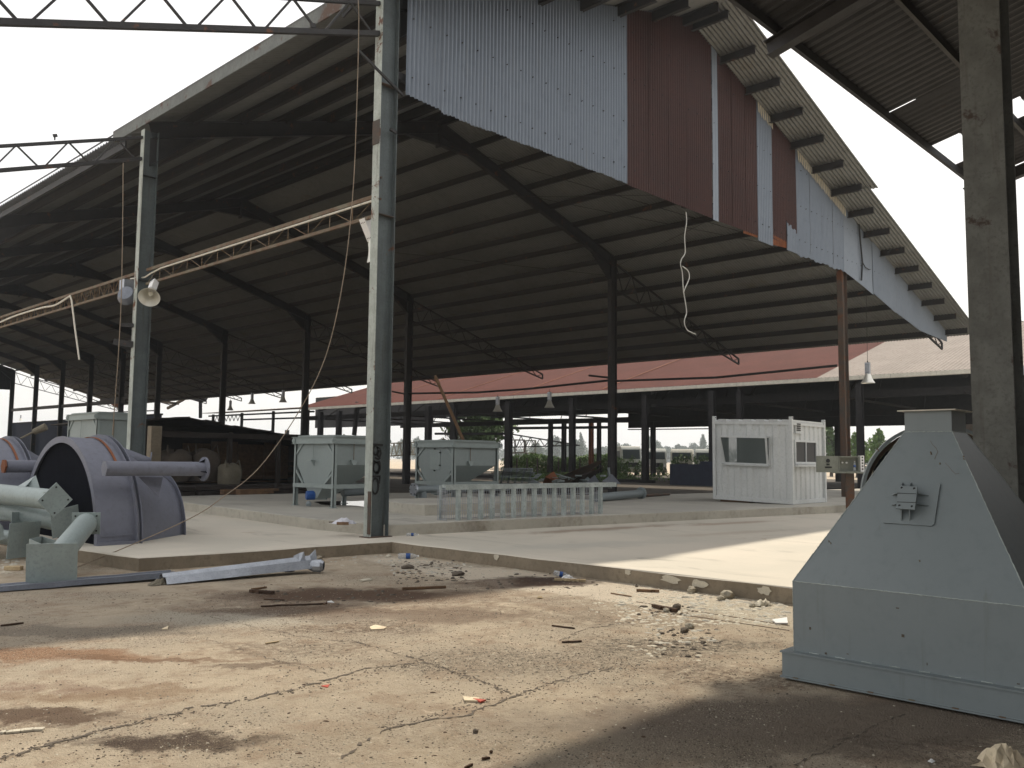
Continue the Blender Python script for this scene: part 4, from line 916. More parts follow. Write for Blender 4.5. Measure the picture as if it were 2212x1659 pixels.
for (x, y) in ((1948, 1054), (1975, 1055.5), (1943, 1092), (1970, 1094)): c.tube([fp(x, y, O - .004), fp(x, y, O + .0015)], .0085, 10)
c.build('bolt_hole', 'black', bp, split=True)
c = MB(); rn = random.Random(9); x, y = 2006, 985
pts = [(2010, 952), (2014, 960), (2022, 968), (2026, 976), (2021, 986), (2019, 992)]
for a, b in zip(pts[:-1], pts[1:]): c.bar(fp(*a, .001), fp(*b, .001), .0025, .0015, pn)
pts = [(2042, 1000), (2050, 1008), (2056, 1016), (2064, 1024), (2072, 1022)]
for a, b in zip(pts[:-1], pts[1:]): c.bar(fp(*a, .001), fp(*b, .001), .002, .0015, pn)
for (x, y) in ((1895, 968), (1897, 972), (2010, 976), (2011, 979), (1850, 1022), (2081, 985), (2082, 990), (2030, 1000), (1790, 1168), (1794, 1172), (1986, 1210)): c.tube([fp(x, y, 0), fp(x + 1, y + 3, .0015)], .005, 5)
c.build('paint_scratch', 'rust_steel', hood, split=True)
c = MB()
for k in range(7): y = hy + r0 - .1 - k * .27; c.box((hx - r0 - .003, y, .03), (hx - r0, y - .04, .038))
c.build('rust_spot', 'rust_steel', hood)
# big flanged disc leaning behind the hood
dc = thing('flanged_disc', 'tall round grey flanged disc with a rusty inner rim, leaning behind the grey hood', 'disc', (-.9, -8.9, 0))
cc = onD(2032, 1082, 9.6); axd = V((-.80, -.6, .1)); k9 = .88; c = MB(); c.lathe([(.93 * k9, .05), (.97 * k9, .05), (.97 * k9, -.02), (.93 * k9, -.02), (.93 * k9, .05)], cc, axd, 56); c.build('flange_ring', 'machine', dc, smooth=True)
c = MB(); c.lathe([(.925 * k9, .03), (.90 * k9, -.03), (.86 * k9, -.06)], cc, axd, 56); c.build('inner_rim', 'rusty_col', dc, smooth=True)
c = MB(); c.lathe([(.86 * k9, -.06), (.5, -.12), (.3, -.15), (0, -.16)], cc, axd, 40); c.build('disc_face', 'near_black', dc, smooth=True)

# ================================================================== purple grey half barrels on the slab
def barrel(dx, dy, label, extras):
    t = thing('half_barrel', label, 'barrel', (-4.21 + dx, 3.23 + dy, .19), 'purple grey half barrels'); X0, Yc, Rr, zb = -4.21 + dx, 3.23 + dy, 1.71, .19
    def shell(prof, th=.012, seg=40, a0=0, a1=180, yc=None, nm='shell', m='primer'):
        yc = Yc if yc is None else yc; mb = MB(); K = len(prof)
        for side in (0, 1):
            for i in range(seg + 1):
                a = R(a0 + (a1 - a0) * i / seg)
                for (x, r, y_) in prof: rr = r - side * th; mb.v.append((x, y_ - rr * math.cos(a), zb + rr * math.sin(a)))
        n1 = (seg + 1) * K
        for i in range(seg):
            for j in range(K - 1): a = i * K + j; mb.f.append((a, a + 1, a + K + 1, a + K)); mb.f.append((n1 + a, n1 + a + K, n1 + a + K + 1, n1 + a + 1))
            a = i * K; mb.f.append((a, a + K, n1 + a + K, n1 + a)); a = i * K + K - 1; mb.f.append((a, n1 + a, n1 + a + K, a + K))
        return mb
    body = [(X0, Rr, Yc), (X0 + .62, Rr - .03, Yc)]
    shell(body).build('barrel_shell', 'primer', t, smooth=True)
    # the narrower, tapering second section is turned a little to the back
    sec = [(X0 + .64, Rr - .05, Yc + .02), (X0 + 1.0, Rr - .22, Yc + .16), (X0 + 1.45, Rr - .46, Yc + .28), (X0 + 1.9, Rr - .70, Yc + .36)]
    shell(sec).build('tapered_shell', 'primer', t, smooth=True)
    for (x, r, yc, m) in ((X0 - .005, Rr + .005, Yc, 'primer'), (X0 + .60, Rr + .05, Yc, 'primer'), (X0 + .68, Rr + .045, Yc, 'primer'), (X0 + 1.895, Rr - .60, Yc + .36, 'primer')):
        shell([(x, r, yc), (x + .012, r, yc)], th=.11 if x < X0 + .1 else .09).build('flange_ring', m, t, smooth=True)
    shell([(X0 + .45, Rr + .004, Yc), (X0 + .49, Rr + .004, Yc)], th=.01, a0=40, a1=150).build('rust_ring', 'orange_rust', t, smooth=True)
    c = MB(); c.box((X0, Yc - Rr - .03, zb), (X0 + .62, Yc - Rr + .01, zb + .05)); c.bar((X0 + .05, Yc - Rr - .005, zb + .14), (X0 + .55, Yc - Rr - .005, zb + .16), .01, .012); c.build('foot_strip', 'primer', t)
    c = MB(); c.add([(X0 + .06, Yc - Rr * .97, zb), (X0 + .06, Yc + Rr * .97, zb)] + [(X0 + .06, Yc - Rr * .97 * math.cos(R(a)), zb + Rr * .97 * math.sin(R(a))) for a in range(10, 180, 10)], [tuple([0] + list(range(2, 19)) + [1])]); c.build('mouth_shade', 'near_black', t)  # black sheet across the mouth, painting the shade inside the barrel
    # pipe lying across the side
    if extras:
        yp = Yc - 1.60; c = MB(); p0, p1 = onY(229, 1012, 1.5), onY(441, 1013, 1.45); c.tube([p0, p1], .118, 24); p = c.build('side_pipe', 'primer', t, smooth=True)
        ax = (p1 - p0).normalized(); c = MB(); c.lathe([(.10, -.02), (.20, -.02), (.20, .012), (.10, .012), (.10, -.02)], p1, ax, 28); c.lathe([(0, .0), (.1, .0)], p1, ax, 28); c.lathe([(0, .0), (.13, .0), (.13, .03), (0, .03)], p0 - ax * .03, ax, 6); c.build('pipe_flange', 'primer', p, split=True)
        c = MB()
        for k in range(4): a = k * 1.571 + .4; c.plate([p1 - ax * .02 + V((0, math.cos(a), math.sin(a))) * .115, p1 - ax * .02 + V((0, math.cos(a), math.sin(a))) * .18, p1 - ax * .12 + V((0, math.cos(a), math.sin(a))) * .115], .008)
        c.build('pipe_gusset', 'near_black', p)
        c = MB(); q0 = onY(262, 993, 3.2); q1 = onY(324, 997, 3.0); c.tube([q0, q1], [.22, .07], 24); c.lathe([(.08, 0), (.17, 0), (.17, .02), (.08, .02)], q1, (q1 - q0), 20); c.build('cone_outlet', 'primer', t, smooth=True)
        c = MB(); c.plate([onY(343, 1073, 1.55), onY(352, 1031, 1.7), onY(300, 1030, 1.6)], .01); c.build('web_plate', 'primer', t)
    else:
        c = MB(); p0 = V((X0 + .1, Yc - 1.66, zb + 1.18)); c.tube([p0, p0 + V((1.2, .2, 0))], .115, 20); c.build('side_pipe', 'primer', t, smooth=True); c = MB(); c.lathe([(0, 0), (.135, 0), (.135, .03), (0, .03)], p0 - V((.03, 0, 0)), (1, 0, 0), 6); c.build('pipe_flange', 'orange_rust', t)
        c = MB(); c.tube([(X0 + .75, Yc - .3, 1.9), (X0 + .95, Yc - .5, 2.05)], .02, 6); c.tube([(X0 + .93, Yc - .48, 2.03), (X0 + 1.1, Yc - .62, 2.14)], [.06, .075], 10); c.build('lever', 'sack_pale', t)
        shell([(X0 - .02, Rr + .01, Yc), (X0 - .005, Rr + .01, Yc)], th=.05, a0=0, a1=60).build('rust_rim', 'orange_rust', t, smooth=True)
    return t
barrel(0, 0, 'purple grey half barrel casing with a long flanged pipe on its side', True)
barrel(-.4, 3.5, 'second purple grey half barrel, behind the first and cut off by the left picture edge', False)

# ================================================================== pale green pipe posts with end plates
def pipe_post(label, a, b, r, pa, pb, roll_a=0, roll_b=0, gus=True, off=(0, 0), holes=(0, 1)):
    a, b = V(a), V(b); t = thing('pipe_post', label, 'pipe post', tuple((a + b) / 2), 'pale green pipe posts with end plates'); ax = (b - a).normalized()
    c = MB(); c.tube([a, b], r, 28); c.build('pipe', 'pale_green', t, smooth=True)
    for (p, s, sz, ro) in ((a, -1, pa, roll_a), (b, 1, pb, roll_b)):
        if not sz: continue
        u = (V((0, 0, 1)) - ax * ax.z).normalized(); v = ax.cross(u); cr, sr = math.cos(R(ro)), math.sin(R(ro)); e1 = v * cr + u * sr; e2 = u * cr - v * sr; w2, h2 = sz[0] / 2, sz[1] / 2
        o = p + ax * s * .008; c = MB(); oc = o + e2 * (off[0] if s < 0 else off[1]); c.plate([oc - e1 * w2 - e2 * h2, oc + e1 * w2 - e2 * h2, oc + e1 * w2 + e2 * h2, oc - e1 * w2 + e2 * h2], .014, ax); pl = c.build('end_plate', 'pale_green', t)
        c = MB()
        for i in (-1, 1) if holes[0 if s < 0 else 1] else ():
            for j in (-1, 1): q = oc + e1 * (w2 - .05) * i + e2 * (h2 - .05) * j; c.tube([q - ax * .02, q + ax * .004], .014, 8)
        c.f and c.build('bolt_hole', 'black', pl, split=True)
        if gus:
            for k in range(4):
                e = (e1, e2, -e1, -e2)[k]; c = MB(); m_ = min(w2, h2) * .95; c.plate([p - ax * s * .0 + e * r, p + e * m_, p - ax * s * .16 + e * r], .009); c.build('gusset', 'pale_green', t)
    return t
pipe_post('short pale green pipe post with its big plain plate standing on the ground', (-5.76, -1.13, .27), (-4.66, .80, .60), .15, (.56, .52), (.38, .32), 0, 0, gus=True)
pipe_post('pale green pipe post whose plate stands behind the front plate at the left edge', (-5.08, 2.09, .30), (-5.9, 3.9, .42), .11, (.55, .53), None, 0)
ca = onD(118, 1080, 13.0); cb = onD(-180, 1046, 15.8); pipe_post('upper pale green pipe post ending in a diamond turned plate before the barrel mouth', ca, cb, .155, (.37, .37), (.4, .4), 45, holes=(1, 1))
ca = onD(140, 1126, 13.5); cb = onD(-180, 1066, 15.6); pipe_post('lower pale green pipe post lying under the diamond plate', ca, cb, .165, (.46, .42), (.4, .4), 12)
ca = onD(50, 1119, 13.9); cb = onD(-150, 1112, 15.2); pipe_post('thin pale green pipe post with a small upright plate, under the pipe pile', ca, cb, .06, (.4, .2), None, 0)
ca = onD(-12, 1148, 12.6); cb = onD(-130, 1140, 13.5); pipe_post('pale green pipe end just entering the left picture edge', ca, cb, .13, (.2, .3), None, 20)
c = MB(); c.plate([onD(25, 1060, 14), onD(78, 1028, 14.3), onD(50, 1058, 13.8)], .012); c.plate([onD(50, 1060, 14), onD(78, 1028, 14.2), onD(90, 1066, 14)], .012); single('bent_plate', c, 'pale_green', 'bent pale green steel plate lying on top of the pipe pile', 'plate')
# boxy open tray behind front plate
c = MB(); p = [onD(63, 1164, 11.4), onD(90, 1158, 12.2), onD(128, 1170, 12.0), onD(90, 1176, 11.3)]
for i in range(4): a, b = p[i], p[(i + 1) % 4]; c.plate([a, b, b - V((0, 0, .12)), a - V((0, 0, .12))], .008)
single('steel_tray', c, 'pale_green', 'small open pale green steel frame just behind the big ground plate', 'frame')

# ================================================================== galvanised flashings on the ground
def flashing(pa, pb, prof, label, m, wav=.02, za=0, zb=0, extra=None):
    pa, pb = V(pa), V(pb); d = (pb - pa).normalized(); s = V((0, 0, 1)).cross(d).normalized(); N = 24; mb = MB(); K = len(prof)
    for i in range(N + 1):
        t = i / N; c0 = pa.lerp(pb, t) + V((0, 0, za + (zb - za) * t + wav * abs(math.sin(t * 9)) * .5)); k = 1 + .03 * math.sin(t * 7)
        for (u, h) in prof: mb.v.append(tuple(c0 + s * (u * k) + V((0, 0, h * (1 + .4 * t)))))
    for i in range(N):
        for j in range(K - 1): a = i * K + j; mb.f.append((a, a + 1, a + K + 1, a + K))
    if extra: extra(mb)
    o = single('metal_flashing', mb, m, label, 'flashing', 'galvanised flashings on the ground', raw=True)
    so_ = o.modifiers.new('thick', 'SOLIDIFY'); so_.thickness = .003; return o
PR = [(.16, .0), (.15, .045), (.08, .05), (.06, .02), (-.05, .025), (-.07, .05), (-.15, .05), (-.17, .0)]
flashing(onz(-60, 1280, 0), onz(372, 1250, 0), PR, 'dull blue grey folded flashing lying on the ground before the big ground plate', 'galv_dark', .012, .004, .03)
def torn(mb):
    q = onz(645, 1222, .1)
    mb.add([q, q + V((.1, -.05, 0)), q + V((.02, .02, .17)), q + V((.06, -.03, .19)), q + V((-.05, .06, .13))], [(0, 1, 3, 2), (0, 2, 4)])
    q = onz(660, 1220, .1); mb.add([q, q + V((.14, -.08, .02)), q + V((.13, -.04, .21)), q + V((.05, .0, .12))], [(0, 1, 2, 3)])
flashing(onz(352, 1262, 0), onz(672, 1236, 0), [(.17, .02), (.15, .10), (.05, .125), (.01, .085), (-.09, .095), (-.15, .015)], 'bright silver folded flashing with a torn curled end in front of the slab', 'galv', .0, .0, .05, torn)
c = MB(); q = onz(685, 1238, 0); d = V((.69, -.73, 0)); c.lathe([(.05, -.12), (.085, -.05), (.09, .05), (.06, .09)], q + V((0, 0, .1)), d, 10); single('crushed_tube', c, 'galv', 'crushed silver tube end at the right tip of the bright flashing', 'tube')

# ================================================================== white site cabin
cab = thing('site_cabin', 'white ribbed steel cabin with a slanted front window and sliding side window', 'cabin', (13.31, -1.42, .4))
th = R(2.5); e1 = V((math.cos(th), math.sin(th), 0)); e2 = V((-math.sin(th), math.cos(th), 0)); tilt = .028
def CQ(u, v, z): return V((13.31, -1.42, .41)) + e1 * u + e2 * v + V((0, 0, z + v * tilt))
Wc, Dc, Hc = 2.34, 2.36, 2.34
def ribbed(f, L, H, n, holes, dep=.035):
    """trapezoid ribbed wall; f(s, off, z) -> point; holes = list of (s0, s1, z0, z1)"""
    mb = MB(); st = []; pw_ = L / n
    for i in range(n):
        a = i * pw_; st += [(a, 0), (a + pw_ * .36, 0), (a + pw_ * .5, dep), (a + pw_ * .86, dep)]
    st.append((L, 0)); xs = [s[0] for s in st]
    def off(s):
        for (a, oa), (b, ob) in zip(st[:-1], st[1:]):
            if a <= s <= b: return oa + (ob - oa) * ((s - a) / (b - a) if b > a else 0)
        return 0
    cuts = sorted(set(xs + [h for ho in holes for h in ho[:2]])); zs = sorted(set([.11, H - .12] + [h for ho in holes for h in ho[2:]]))
    for a, b in zip(cuts[:-1], cuts[1:]):
        if b - a < 1e-4: continue
        for z0, z1 in zip(zs[:-1], zs[1:]):
            if any(a >= h[0] - 1e-5 and b <= h[1] + 1e-5 and z0 >= h[2] - 1e-5 and z1 <= h[3] + 1e-5 for h in holes): continue
            mb.add([f(a, off(a + 1e-6), z0), f(b, off(b - 1e-6), z0), f(b, off(b - 1e-6), z1), f(a, off(a + 1e-6), z1)], [(0, 1, 2, 3)])
    return mb
fw = (.66, 2.08, 1.07, 1.86); sw = (.22, 1.78, 1.12, 1.80)
ribbed(lambda s, o, z: CQ(o + .0, s, z), Dc, Hc, 6, [fw]).build('front_wall', 'white_paint', cab, raw=True)
ribbed(lambda s, o, z: CQ(s, o + .0, z), Wc, Hc, 7, [sw]).build('side_wall', 'white_paint', cab, raw=True)
c = MB(); c.plate([CQ(Wc, 0, 0), CQ(Wc, Dc, 0), CQ(Wc, Dc, Hc), CQ(Wc, 0, Hc)], .02); c.plate([CQ(0, Dc, 0), CQ(Wc, Dc, 0), CQ(Wc, Dc, 1.1), CQ(0, Dc, 1.1)], .02); c.plate([CQ(0, Dc, 1.9), CQ(Wc, Dc, 1.9), CQ(Wc, Dc, Hc), CQ(0, Dc, Hc)], .02); c.plate([CQ(.0, Dc, 1.1), CQ(.9, Dc, 1.1), CQ(.9, Dc, 1.9), CQ(0, Dc, 1.9)], .02); c.plate([CQ(1.7, Dc, 1.1), CQ(Wc, Dc, 1.1), CQ(Wc, Dc, 1.9), CQ(1.7, Dc, 1.9)], .02); c.build('back_wall', 'white_paint', cab)
def cbox(mb, u0, v0, z0, u1, v1, z1):
    ps = [CQ(u, v, z) for z in (z0, z1) for u, v in ((u0, v0), (u1, v0), (u1, v1), (u0, v1))]; return mb.add(ps, [(3, 2, 1, 0), (4, 5, 6, 7), (0, 1, 5, 4), (1, 2, 6, 5), (2, 3, 7, 6), (3, 0, 4, 7)])
c = MB()
for (u, v) in ((0, 0), (Wc, 0), (0, Dc), (Wc, Dc)):
    cbox(c, u - .045, v - .045, 0, u + .045, v + .045, Hc + .0)
c.build('corner_post', 'white_paint', cab)
for (u, v) in ((0, 0), (Wc, 0), (0, Dc)):
    k = MB(); cbox(k, u - .045, v - .045, Hc, u + .045, v + .045, Hc + .10); kk = k.build('lifting_lug', 'white_paint', cab)
    k = MB(); k.tube([CQ(u, v - .05, Hc + .06), CQ(u, v + .05, Hc + .06)], .02, 8); k.build('lug_hole', 'black', kk)
c = MB()
for (a, b) in (((-.03, .045, 0), (.03, Dc - .045, .112)), ((.045, -.03, 0), (Wc - .045, .03, .112)), ((-.03, .045, Hc - .13), (.03, Dc - .045, Hc - .05)), ((.045, -.03, Hc - .13), (Wc - .045, .03, Hc - .05))): cbox(c, *a, *b)
c.build('sill_rail', 'white_paint', cab)
c = MB()
for i in range(6): cbox(c, .0, i * Dc / 6 + .0, Hc - .05, Wc, i * Dc / 6 + Dc / 9, Hc + .015)
cbox(c, 0, 0, Hc - .06, Wc, Dc, Hc - .03); c.build('roof', 'white_paint', cab)
# slanted window: glass leans out at the top
v0, v1, zb_, zt_ = fw[0], fw[1], fw[2], fw[3]; c = MB(); so_ = -.20
top0, top1, b0_, b1_ = CQ(so_, v0 + .0, zt_ - .02), CQ(so_, v1 + .0, zt_ - .02), CQ(.0, v0 + .05, zb_), CQ(.0, v1 - .05, zb_)
c.bar(top0, top1, .05, .05); c.bar(b0_, b1_, .05, .05); c.bar(top0, b0_, .05, .05); c.bar(top1, b1_, .05, .05); c.bar(CQ(0, v0, zt_), top0, .04, .04); c.bar(CQ(0, v1, zt_), top1, .04, .04); c.bar(CQ(0.0, v0, zb_), CQ(0, v0, zt_), .04, .04); c.bar(CQ(0.0, v1, zb_), CQ(0, v1, zt_), .04, .04)
c.plate([CQ(.02, v0, zt_ + .02), CQ(.02, v1, zt_ + .02), top1 + V((0, 0, .03)), top0 + V((0, 0, .03))], .012); c.box(CQ(-.12, v0 - .02, zb_ - .06), CQ(.02, v1 + .02, zb_ - .03)) if False else None
c.plate([CQ(-.14, v0 - .03, zb_ - .05), CQ(-.14, v1 + .03, zb_ - .05), CQ(.02, v1 + .03, zb_ - .03), CQ(.02, v0 - .03, zb_ - .03)], .02)
wf = c.build('front_window', 'white_paint', cab)
c = MB(); c.add([top0, top1, b1_, b0_], [(0, 1, 2, 3)]); c.add([top0, CQ(0, v0, zt_), CQ(0, v0, zb_)], [(0, 1, 2)]); c.add([top1, CQ(0, v1, zt_), CQ(0, v1, zb_)], [(0, 1, 2)]); c.build('pane', 'window_glass', wf, raw=True)
c = MB(); u0, u1, z0_, z1_ = sw
for (a, b) in (((u0, -.02, z0_), (u0 + .06, .05, z1_)), ((u1 - .06, -.02, z0_), (u1, .05, z1_)), ((u0 + .06, -.02, z0_), (u1 - .06, .05, z0_ + .06)), ((u0 + .06, -.02, z1_ - .06), (u1 - .06, .05, z1_)), (((u0 + u1) / 2 - .02, -.015, z0_ + .06), ((u0 + u1) / 2 + .02, .04, z1_ - .06)), ((u0 - .06, -.12, z0_ - .07), (u1 + .06, .02, z0_ - .01))): cbox(c, *a, *b)
wf = c.build('side_window', 'white_paint', cab); c = MB(); c.add([CQ(u0, .01, z0_), CQ(u1, .01, z0_), CQ(u1, .01, z1_), CQ(u0, .01, z1_)], [(0, 1, 2, 3)]); c.build('pane', 'glass_dark', wf, raw=True)
c = MB(); cbox(c, .24, -.045, 1.98, .66, .02, 2.02); cbox(c, .28, -.02, 2.02, .62, .02, 2.28); vt = c.build('vent', 'white_paint', cab)
c = MB()
for k in range(4): cbox(c, .32, -.035, 2.05 + .058 * k, .58, -.02, 2.09 + .058 * k)
c.build('louvre', 'black', vt)
c = MB(); c.bar(CQ(-.12, v0 + .75, zb_ + .02), CQ(-.14, v0 + .75, zb_ + .26), .03, .03); 
c = MB(); cbox(c, .3, .3, .05, 2.1, 2.1, .08); cbox(c, 1.2, .4, .08, 2.2, 2.0, .75); c.build('desk', 'wood', cab)
c = MB(); cbox(c, .1, Dc * .55, -.07 - .0, .4, Dc * .95, -.01); cbox(c, 1.8, Dc * .55, -.07, 2.1, Dc * .95, -.01); single('wood_packer', c, 'wood', 'wood packing under the raised rear edge of the white cabin', 'timber')
bx = MB(); p = onX(1447, 1060, 33); q = onX(1542, 1062, 33); bx.box((33, q.y, 0), (35, p.y, 1.38)); bx.box((33.4, q.y, 1.38), (34.6, q.y + 1.1, 1.55))
single('skip_container', bx, 'navy', 'dark navy steel container beside the left edge of the white cabin', 'container')

# ================================================================== electrical cabinet
eo = onD(1763, 1001, 24.0); es = CR.copy(); es.z = 0; es.normalize(); ef = V((es.y, -es.x, 0)); ef = -ef if ef.dot(CP - eo) < 0 else ef
ec = thing('electrical_cabinet', 'grey green electrical cabinet with its door hanging open, between the white cabin and the hood', 'cabinet', (eo.x, eo.y, .19))
EQ = lambda u, v, z: V((eo.x, eo.y, 0)) + es * u + ef * v + V((0, 0, z))
def ebox(mb, a, b):
    ps = [EQ(u, v, z) for z in (a[2], b[2]) for u, v in ((a[0], a[1]), (b[0], a[1]), (b[0], b[1]), (a[0], b[1]))]; return mb.add(ps, [(3, 2, 1, 0), (4, 5, 6, 7), (0, 1, 5, 4), (1, 2, 6, 5), (2, 3, 7, 6), (3, 0, 4, 7)])
u0, u1, z0, z1 = .62, 1.20, 1.33, 1.76; c = MB()
for a, b in (((u0, -.2, z0), (u1, 0, z0 + .03)), ((u0, -.2, z1 - .03), (u1, 0, z1)), ((u0, -.2, z0 + .03), (u0 + .03, 0, z1 - .03)), ((u1 - .03, -.2, z0 + .03), (u1, 0, z1 - .03)), ((u0 + .03, -.2, z0 + .03), (u1 - .03, -.18, z1 - .03)), ((u0 - .1, -.22, z0 - .04), (u1 + .2, .08, z0 - .003))): ebox(c, a, b)
c.build('box', 'cabinet', ec)
c = MB(); ebox(c, (.0, -.01, z0 - .02), (u0 - .02, .015, z1)); dr = c.build('door', 'cabinet', ec)
c = MB(); c.lathe([(0, 0), (.055, 0), (.055, .015), (0, .015)], EQ(.32, .016, z0 + .3), ef, 12); ebox(c, (.24, .016, z0 + .1), (.42, .03, z0 + .14)); ebox(c, (.28, .016, z0 + .18), (.36, .03, z0 + .22)); c.build('switch_handle', 'black', dr, split=True)
c = MB()
for u in (.16, .28): c.lathe([(0, 0), (.025, 0), (.025, .04), (0, .04)], EQ(u0 + u, -.18, z0 + .25), ef, 10)
c.build('switch', 'cap_white', ec)
c = MB(); ebox(c, (u1 + .02, -.16, z0), (u1 + .12, .02, z1 + .02)); sk = c.build('socket_strip', 'cap_white', ec)
c = MB()
for k in range(5): ebox(c, (u1 + .05, .021, z0 + .06 + .08 * k), (u1 + .09, .026, z0 + .1 + .08 * k))
c.build('socket', 'black', sk)
c = MB()
for k in range(3): c.rope([EQ(u1 + .1, 0, 1.6 - .05 * k), EQ(u1 + .3, .1, 1.58 - .07 * k), EQ(u1 + .6, .1, 1.4 - .04 * k), EQ(u1 + .9, .1, .9)], .01, 5)
c.build('cable', 'rubber', ec, split=True)
c = MB(); ebox(c, (.85, -.16, .19), (1.08, -.1, z0 - .04)); c.build('stand', 'rusty_col', ec)

# ================================================================== bottles and litter
def bottle(label, p, d, L, r, up=False):
    p = V(p); d = V(d).normalized(); t = thing('plastic_bottle', label, 'bottle', tuple(p), 'plastic water bottles'); c = MB()
    if not up: p = p + V((0, 0, r))
    c.lathe([(0, 0), (r * .8, 0), (r, L * .04), (r, L * .3), (r * .93, L * .33), (r, L * .36), (r, L * .68), (r * .7, L * .82), (r * .33, L * .92), (r * .33, L * .95)], p, d, 16); c.build('bottle_body', 'clear_plastic', t, smooth=True)
    c = MB(); c.lathe([(r * 1.02, L * .38), (r * 1.02, L * .58)], p, d, 16); c.build('label', 'blue', t, smooth=True)
    c = MB(); c.lathe([(0, L), (r * .38, L), (r * .38, L * .93), (0, L * .93)], p, d, 10); c.build('cap', 'cap_white', t)
rv = V((.69, -.72, 0))
bottle('big clear water bottle with a blue label lying at the slab corner', onz(860, 1207, 0), rv, .33, .044)
bottle('small clear water bottle lying on top of the slab beside the column foot', onz(878, 1158, .19), rv + V((.1, .12, 0)), .22, .028)
bottle('clear bottle with a blue band leaning among the rubbish at the slab edge', onz(1196, 1246, 0) + V((0, 0, .02)), V((.55, -.8, -.15)), .22, .035)
bottle('clear bottle standing on the shelf of the open cabinet', tuple(EQ(1.08, -.05, 1.365)), (0, 0, 1), .26, .035, True)
def chunk(p, s, sd, flat=.6):
    rnd = random.Random(sd); bm = bmesh.new(); bmesh.ops.create_icosphere(bm, subdivisions=2, radius=1)
    for v in bm.verts: v.co *= rnd.uniform(.72, 1.08)
    mb = MB(); mb.add([V(p) + V((v.co.x * s[0], v.co.y * s[1], v.co.z * s[2] + s[2] * .6)) for v in bm.verts], [tuple(v.index for v in f.verts) for f in bm.faces]); bm.free(); return mb
def crumple(p, sx, sy, sz, sd, n=9, fr=2.2):
    rnd = random.Random(sd); mb = MB()
    for i in range(n + 1):
        for j in range(n + 1):
            u, v = i / n - .5, j / n - .5; e = max(0, 1 - 4 * (u * u + v * v)) ; mb.v.append((p[0] + sx * u * (1 + rnd.uniform(-.2, .2)), p[1] + sy * v * (1 + rnd.uniform(-.2, .2)), p[2] + .006 + sz * (e * .5 + rnd.uniform(0, .6) * (e + .1))))
    for i in range(n):
        for j in range(n): a = i * (n + 1) + j; mb.f.append((a, a + 1, a + n + 2, a + n + 1))
    return mb
single('crumpled_paper', crumple(onz(742, 1132, .4), .36, .36, .17, 4, 5), 'paper', 'crumpled white paper sack on the raised slab left of the sprayed column', 'paper')
c = MB(); p = onz(738, 1137, .4); c.bar(p + V((-.06, .06, .05)), p + V((.08, -.09, .05)), .03, .05); single('wood_scrap', c, 'wood', 'little brown wood scrap on the crumpled white paper', 'wood')
c = MB(); c.bar(onz(711, 1128, .41), onz(727, 1127, .41), .02, .015); single('dark_stick', c, 'bark_bit', 'short dark stick on the raised slab left of the paper', 'stick')
for (a, b, w_, h_, m, lab) in (((866, 1275), (966, 1271), .045, .03, 'wood', 'long thin brown wooden strip on the ground right of the brown stain'), ((560, 1311), (705, 1305), .05, .012, 'bark_bit', 'long dark brown strip lying in the brown stain'),
        ((541, 1280), (592, 1284), .05, .035, 'bark_bit', 'curled dark bark strip left of the stain'), ((545, 1275), (575, 1271), .03, .02, 'wood', 'short reddish strip behind the curled bark'), ((570, 1296), (614, 1298), .015, .012, 'bark_bit', 'thin dark twig under the curled bark'),
        ((1375, 1278), (1421, 1280), .035, .03, 'wood', 'short brown batten near the slab edge on the pale strip'), ((1320, 1283), (1365, 1290), .015, .012, 'wood', 'thin reddish batten left of the short brown batten'), ((1408, 1312), (1460, 1323), .055, .035, 'bark_bit', 'dark splintered board near the gritty patch'),
        ((1198, 1254), (1262, 1257), .05, .03, 'wood_pale', 'pale plank end under the white foam by the slab edge'), ((1183, 1232), (1215, 1244), .03, .03, 'wood', 'brown stick left of the white foam'), ((1075, 1222), (1110, 1219), .02, .012, 'galv', 'thin grey strip on the pale concrete near the slab corner'),
        ((1193, 1353), (1240, 1359), .02, .012, 'bark_bit', 'thin curved twig in the middle of the yard'), ((1215, 1389), (1258, 1387), .03, .012, 'bark_bit', 'flat dark piece at the tip of the middle crack'), ((0, 1354), (50, 1348), .02, .015, 'bark_bit', 'dark stick at the left picture edge below the flashing'),
        ((700, 1307), (705, 1302), .02, .01, 'wood', 'tiny reddish chip by the long strip'), ((0, 1585), (92, 1577), .05, .01, 'chip', 'pale flat splinter at the lower left picture edge'), ((575, 1392), (603, 1387), .018, .01, 'wood_pale', 'small pale stick on the tan ground right of the left crack'), ((1005, 1663), (1020, 1655), .012, .012, 'bark_bit', 'dark stub at the bottom picture edge'), ((1041, 1642), (1058, 1641), .013, .012, 'bark_bit', 'dark short stub near the bottom centre'), ((1060, 1628), (1062, 1627), .014, .012, 'bark_bit', 'dark lump near the bottom centre')):
    c = MB(); pa, pb = onz(*a, 0), onz(*b, 0); z = V((0, 0, h_ / 2 + .003)); n = 7; rn = random.Random(int(a[0])); pts = [pa.lerp(pb, i / n) + V((rn.uniform(-1, 1), rn.uniform(-1, 1), 0)) * w_ * .35 for i in range(n + 1)]
    for i in range(n): ww = w_ * (1 - .6 * abs(i / n - .5)); c.bar(pts[i] + z, pts[i + 1] + z, ww, h_)
    single('wood_strip', c, m, lab, 'strip')
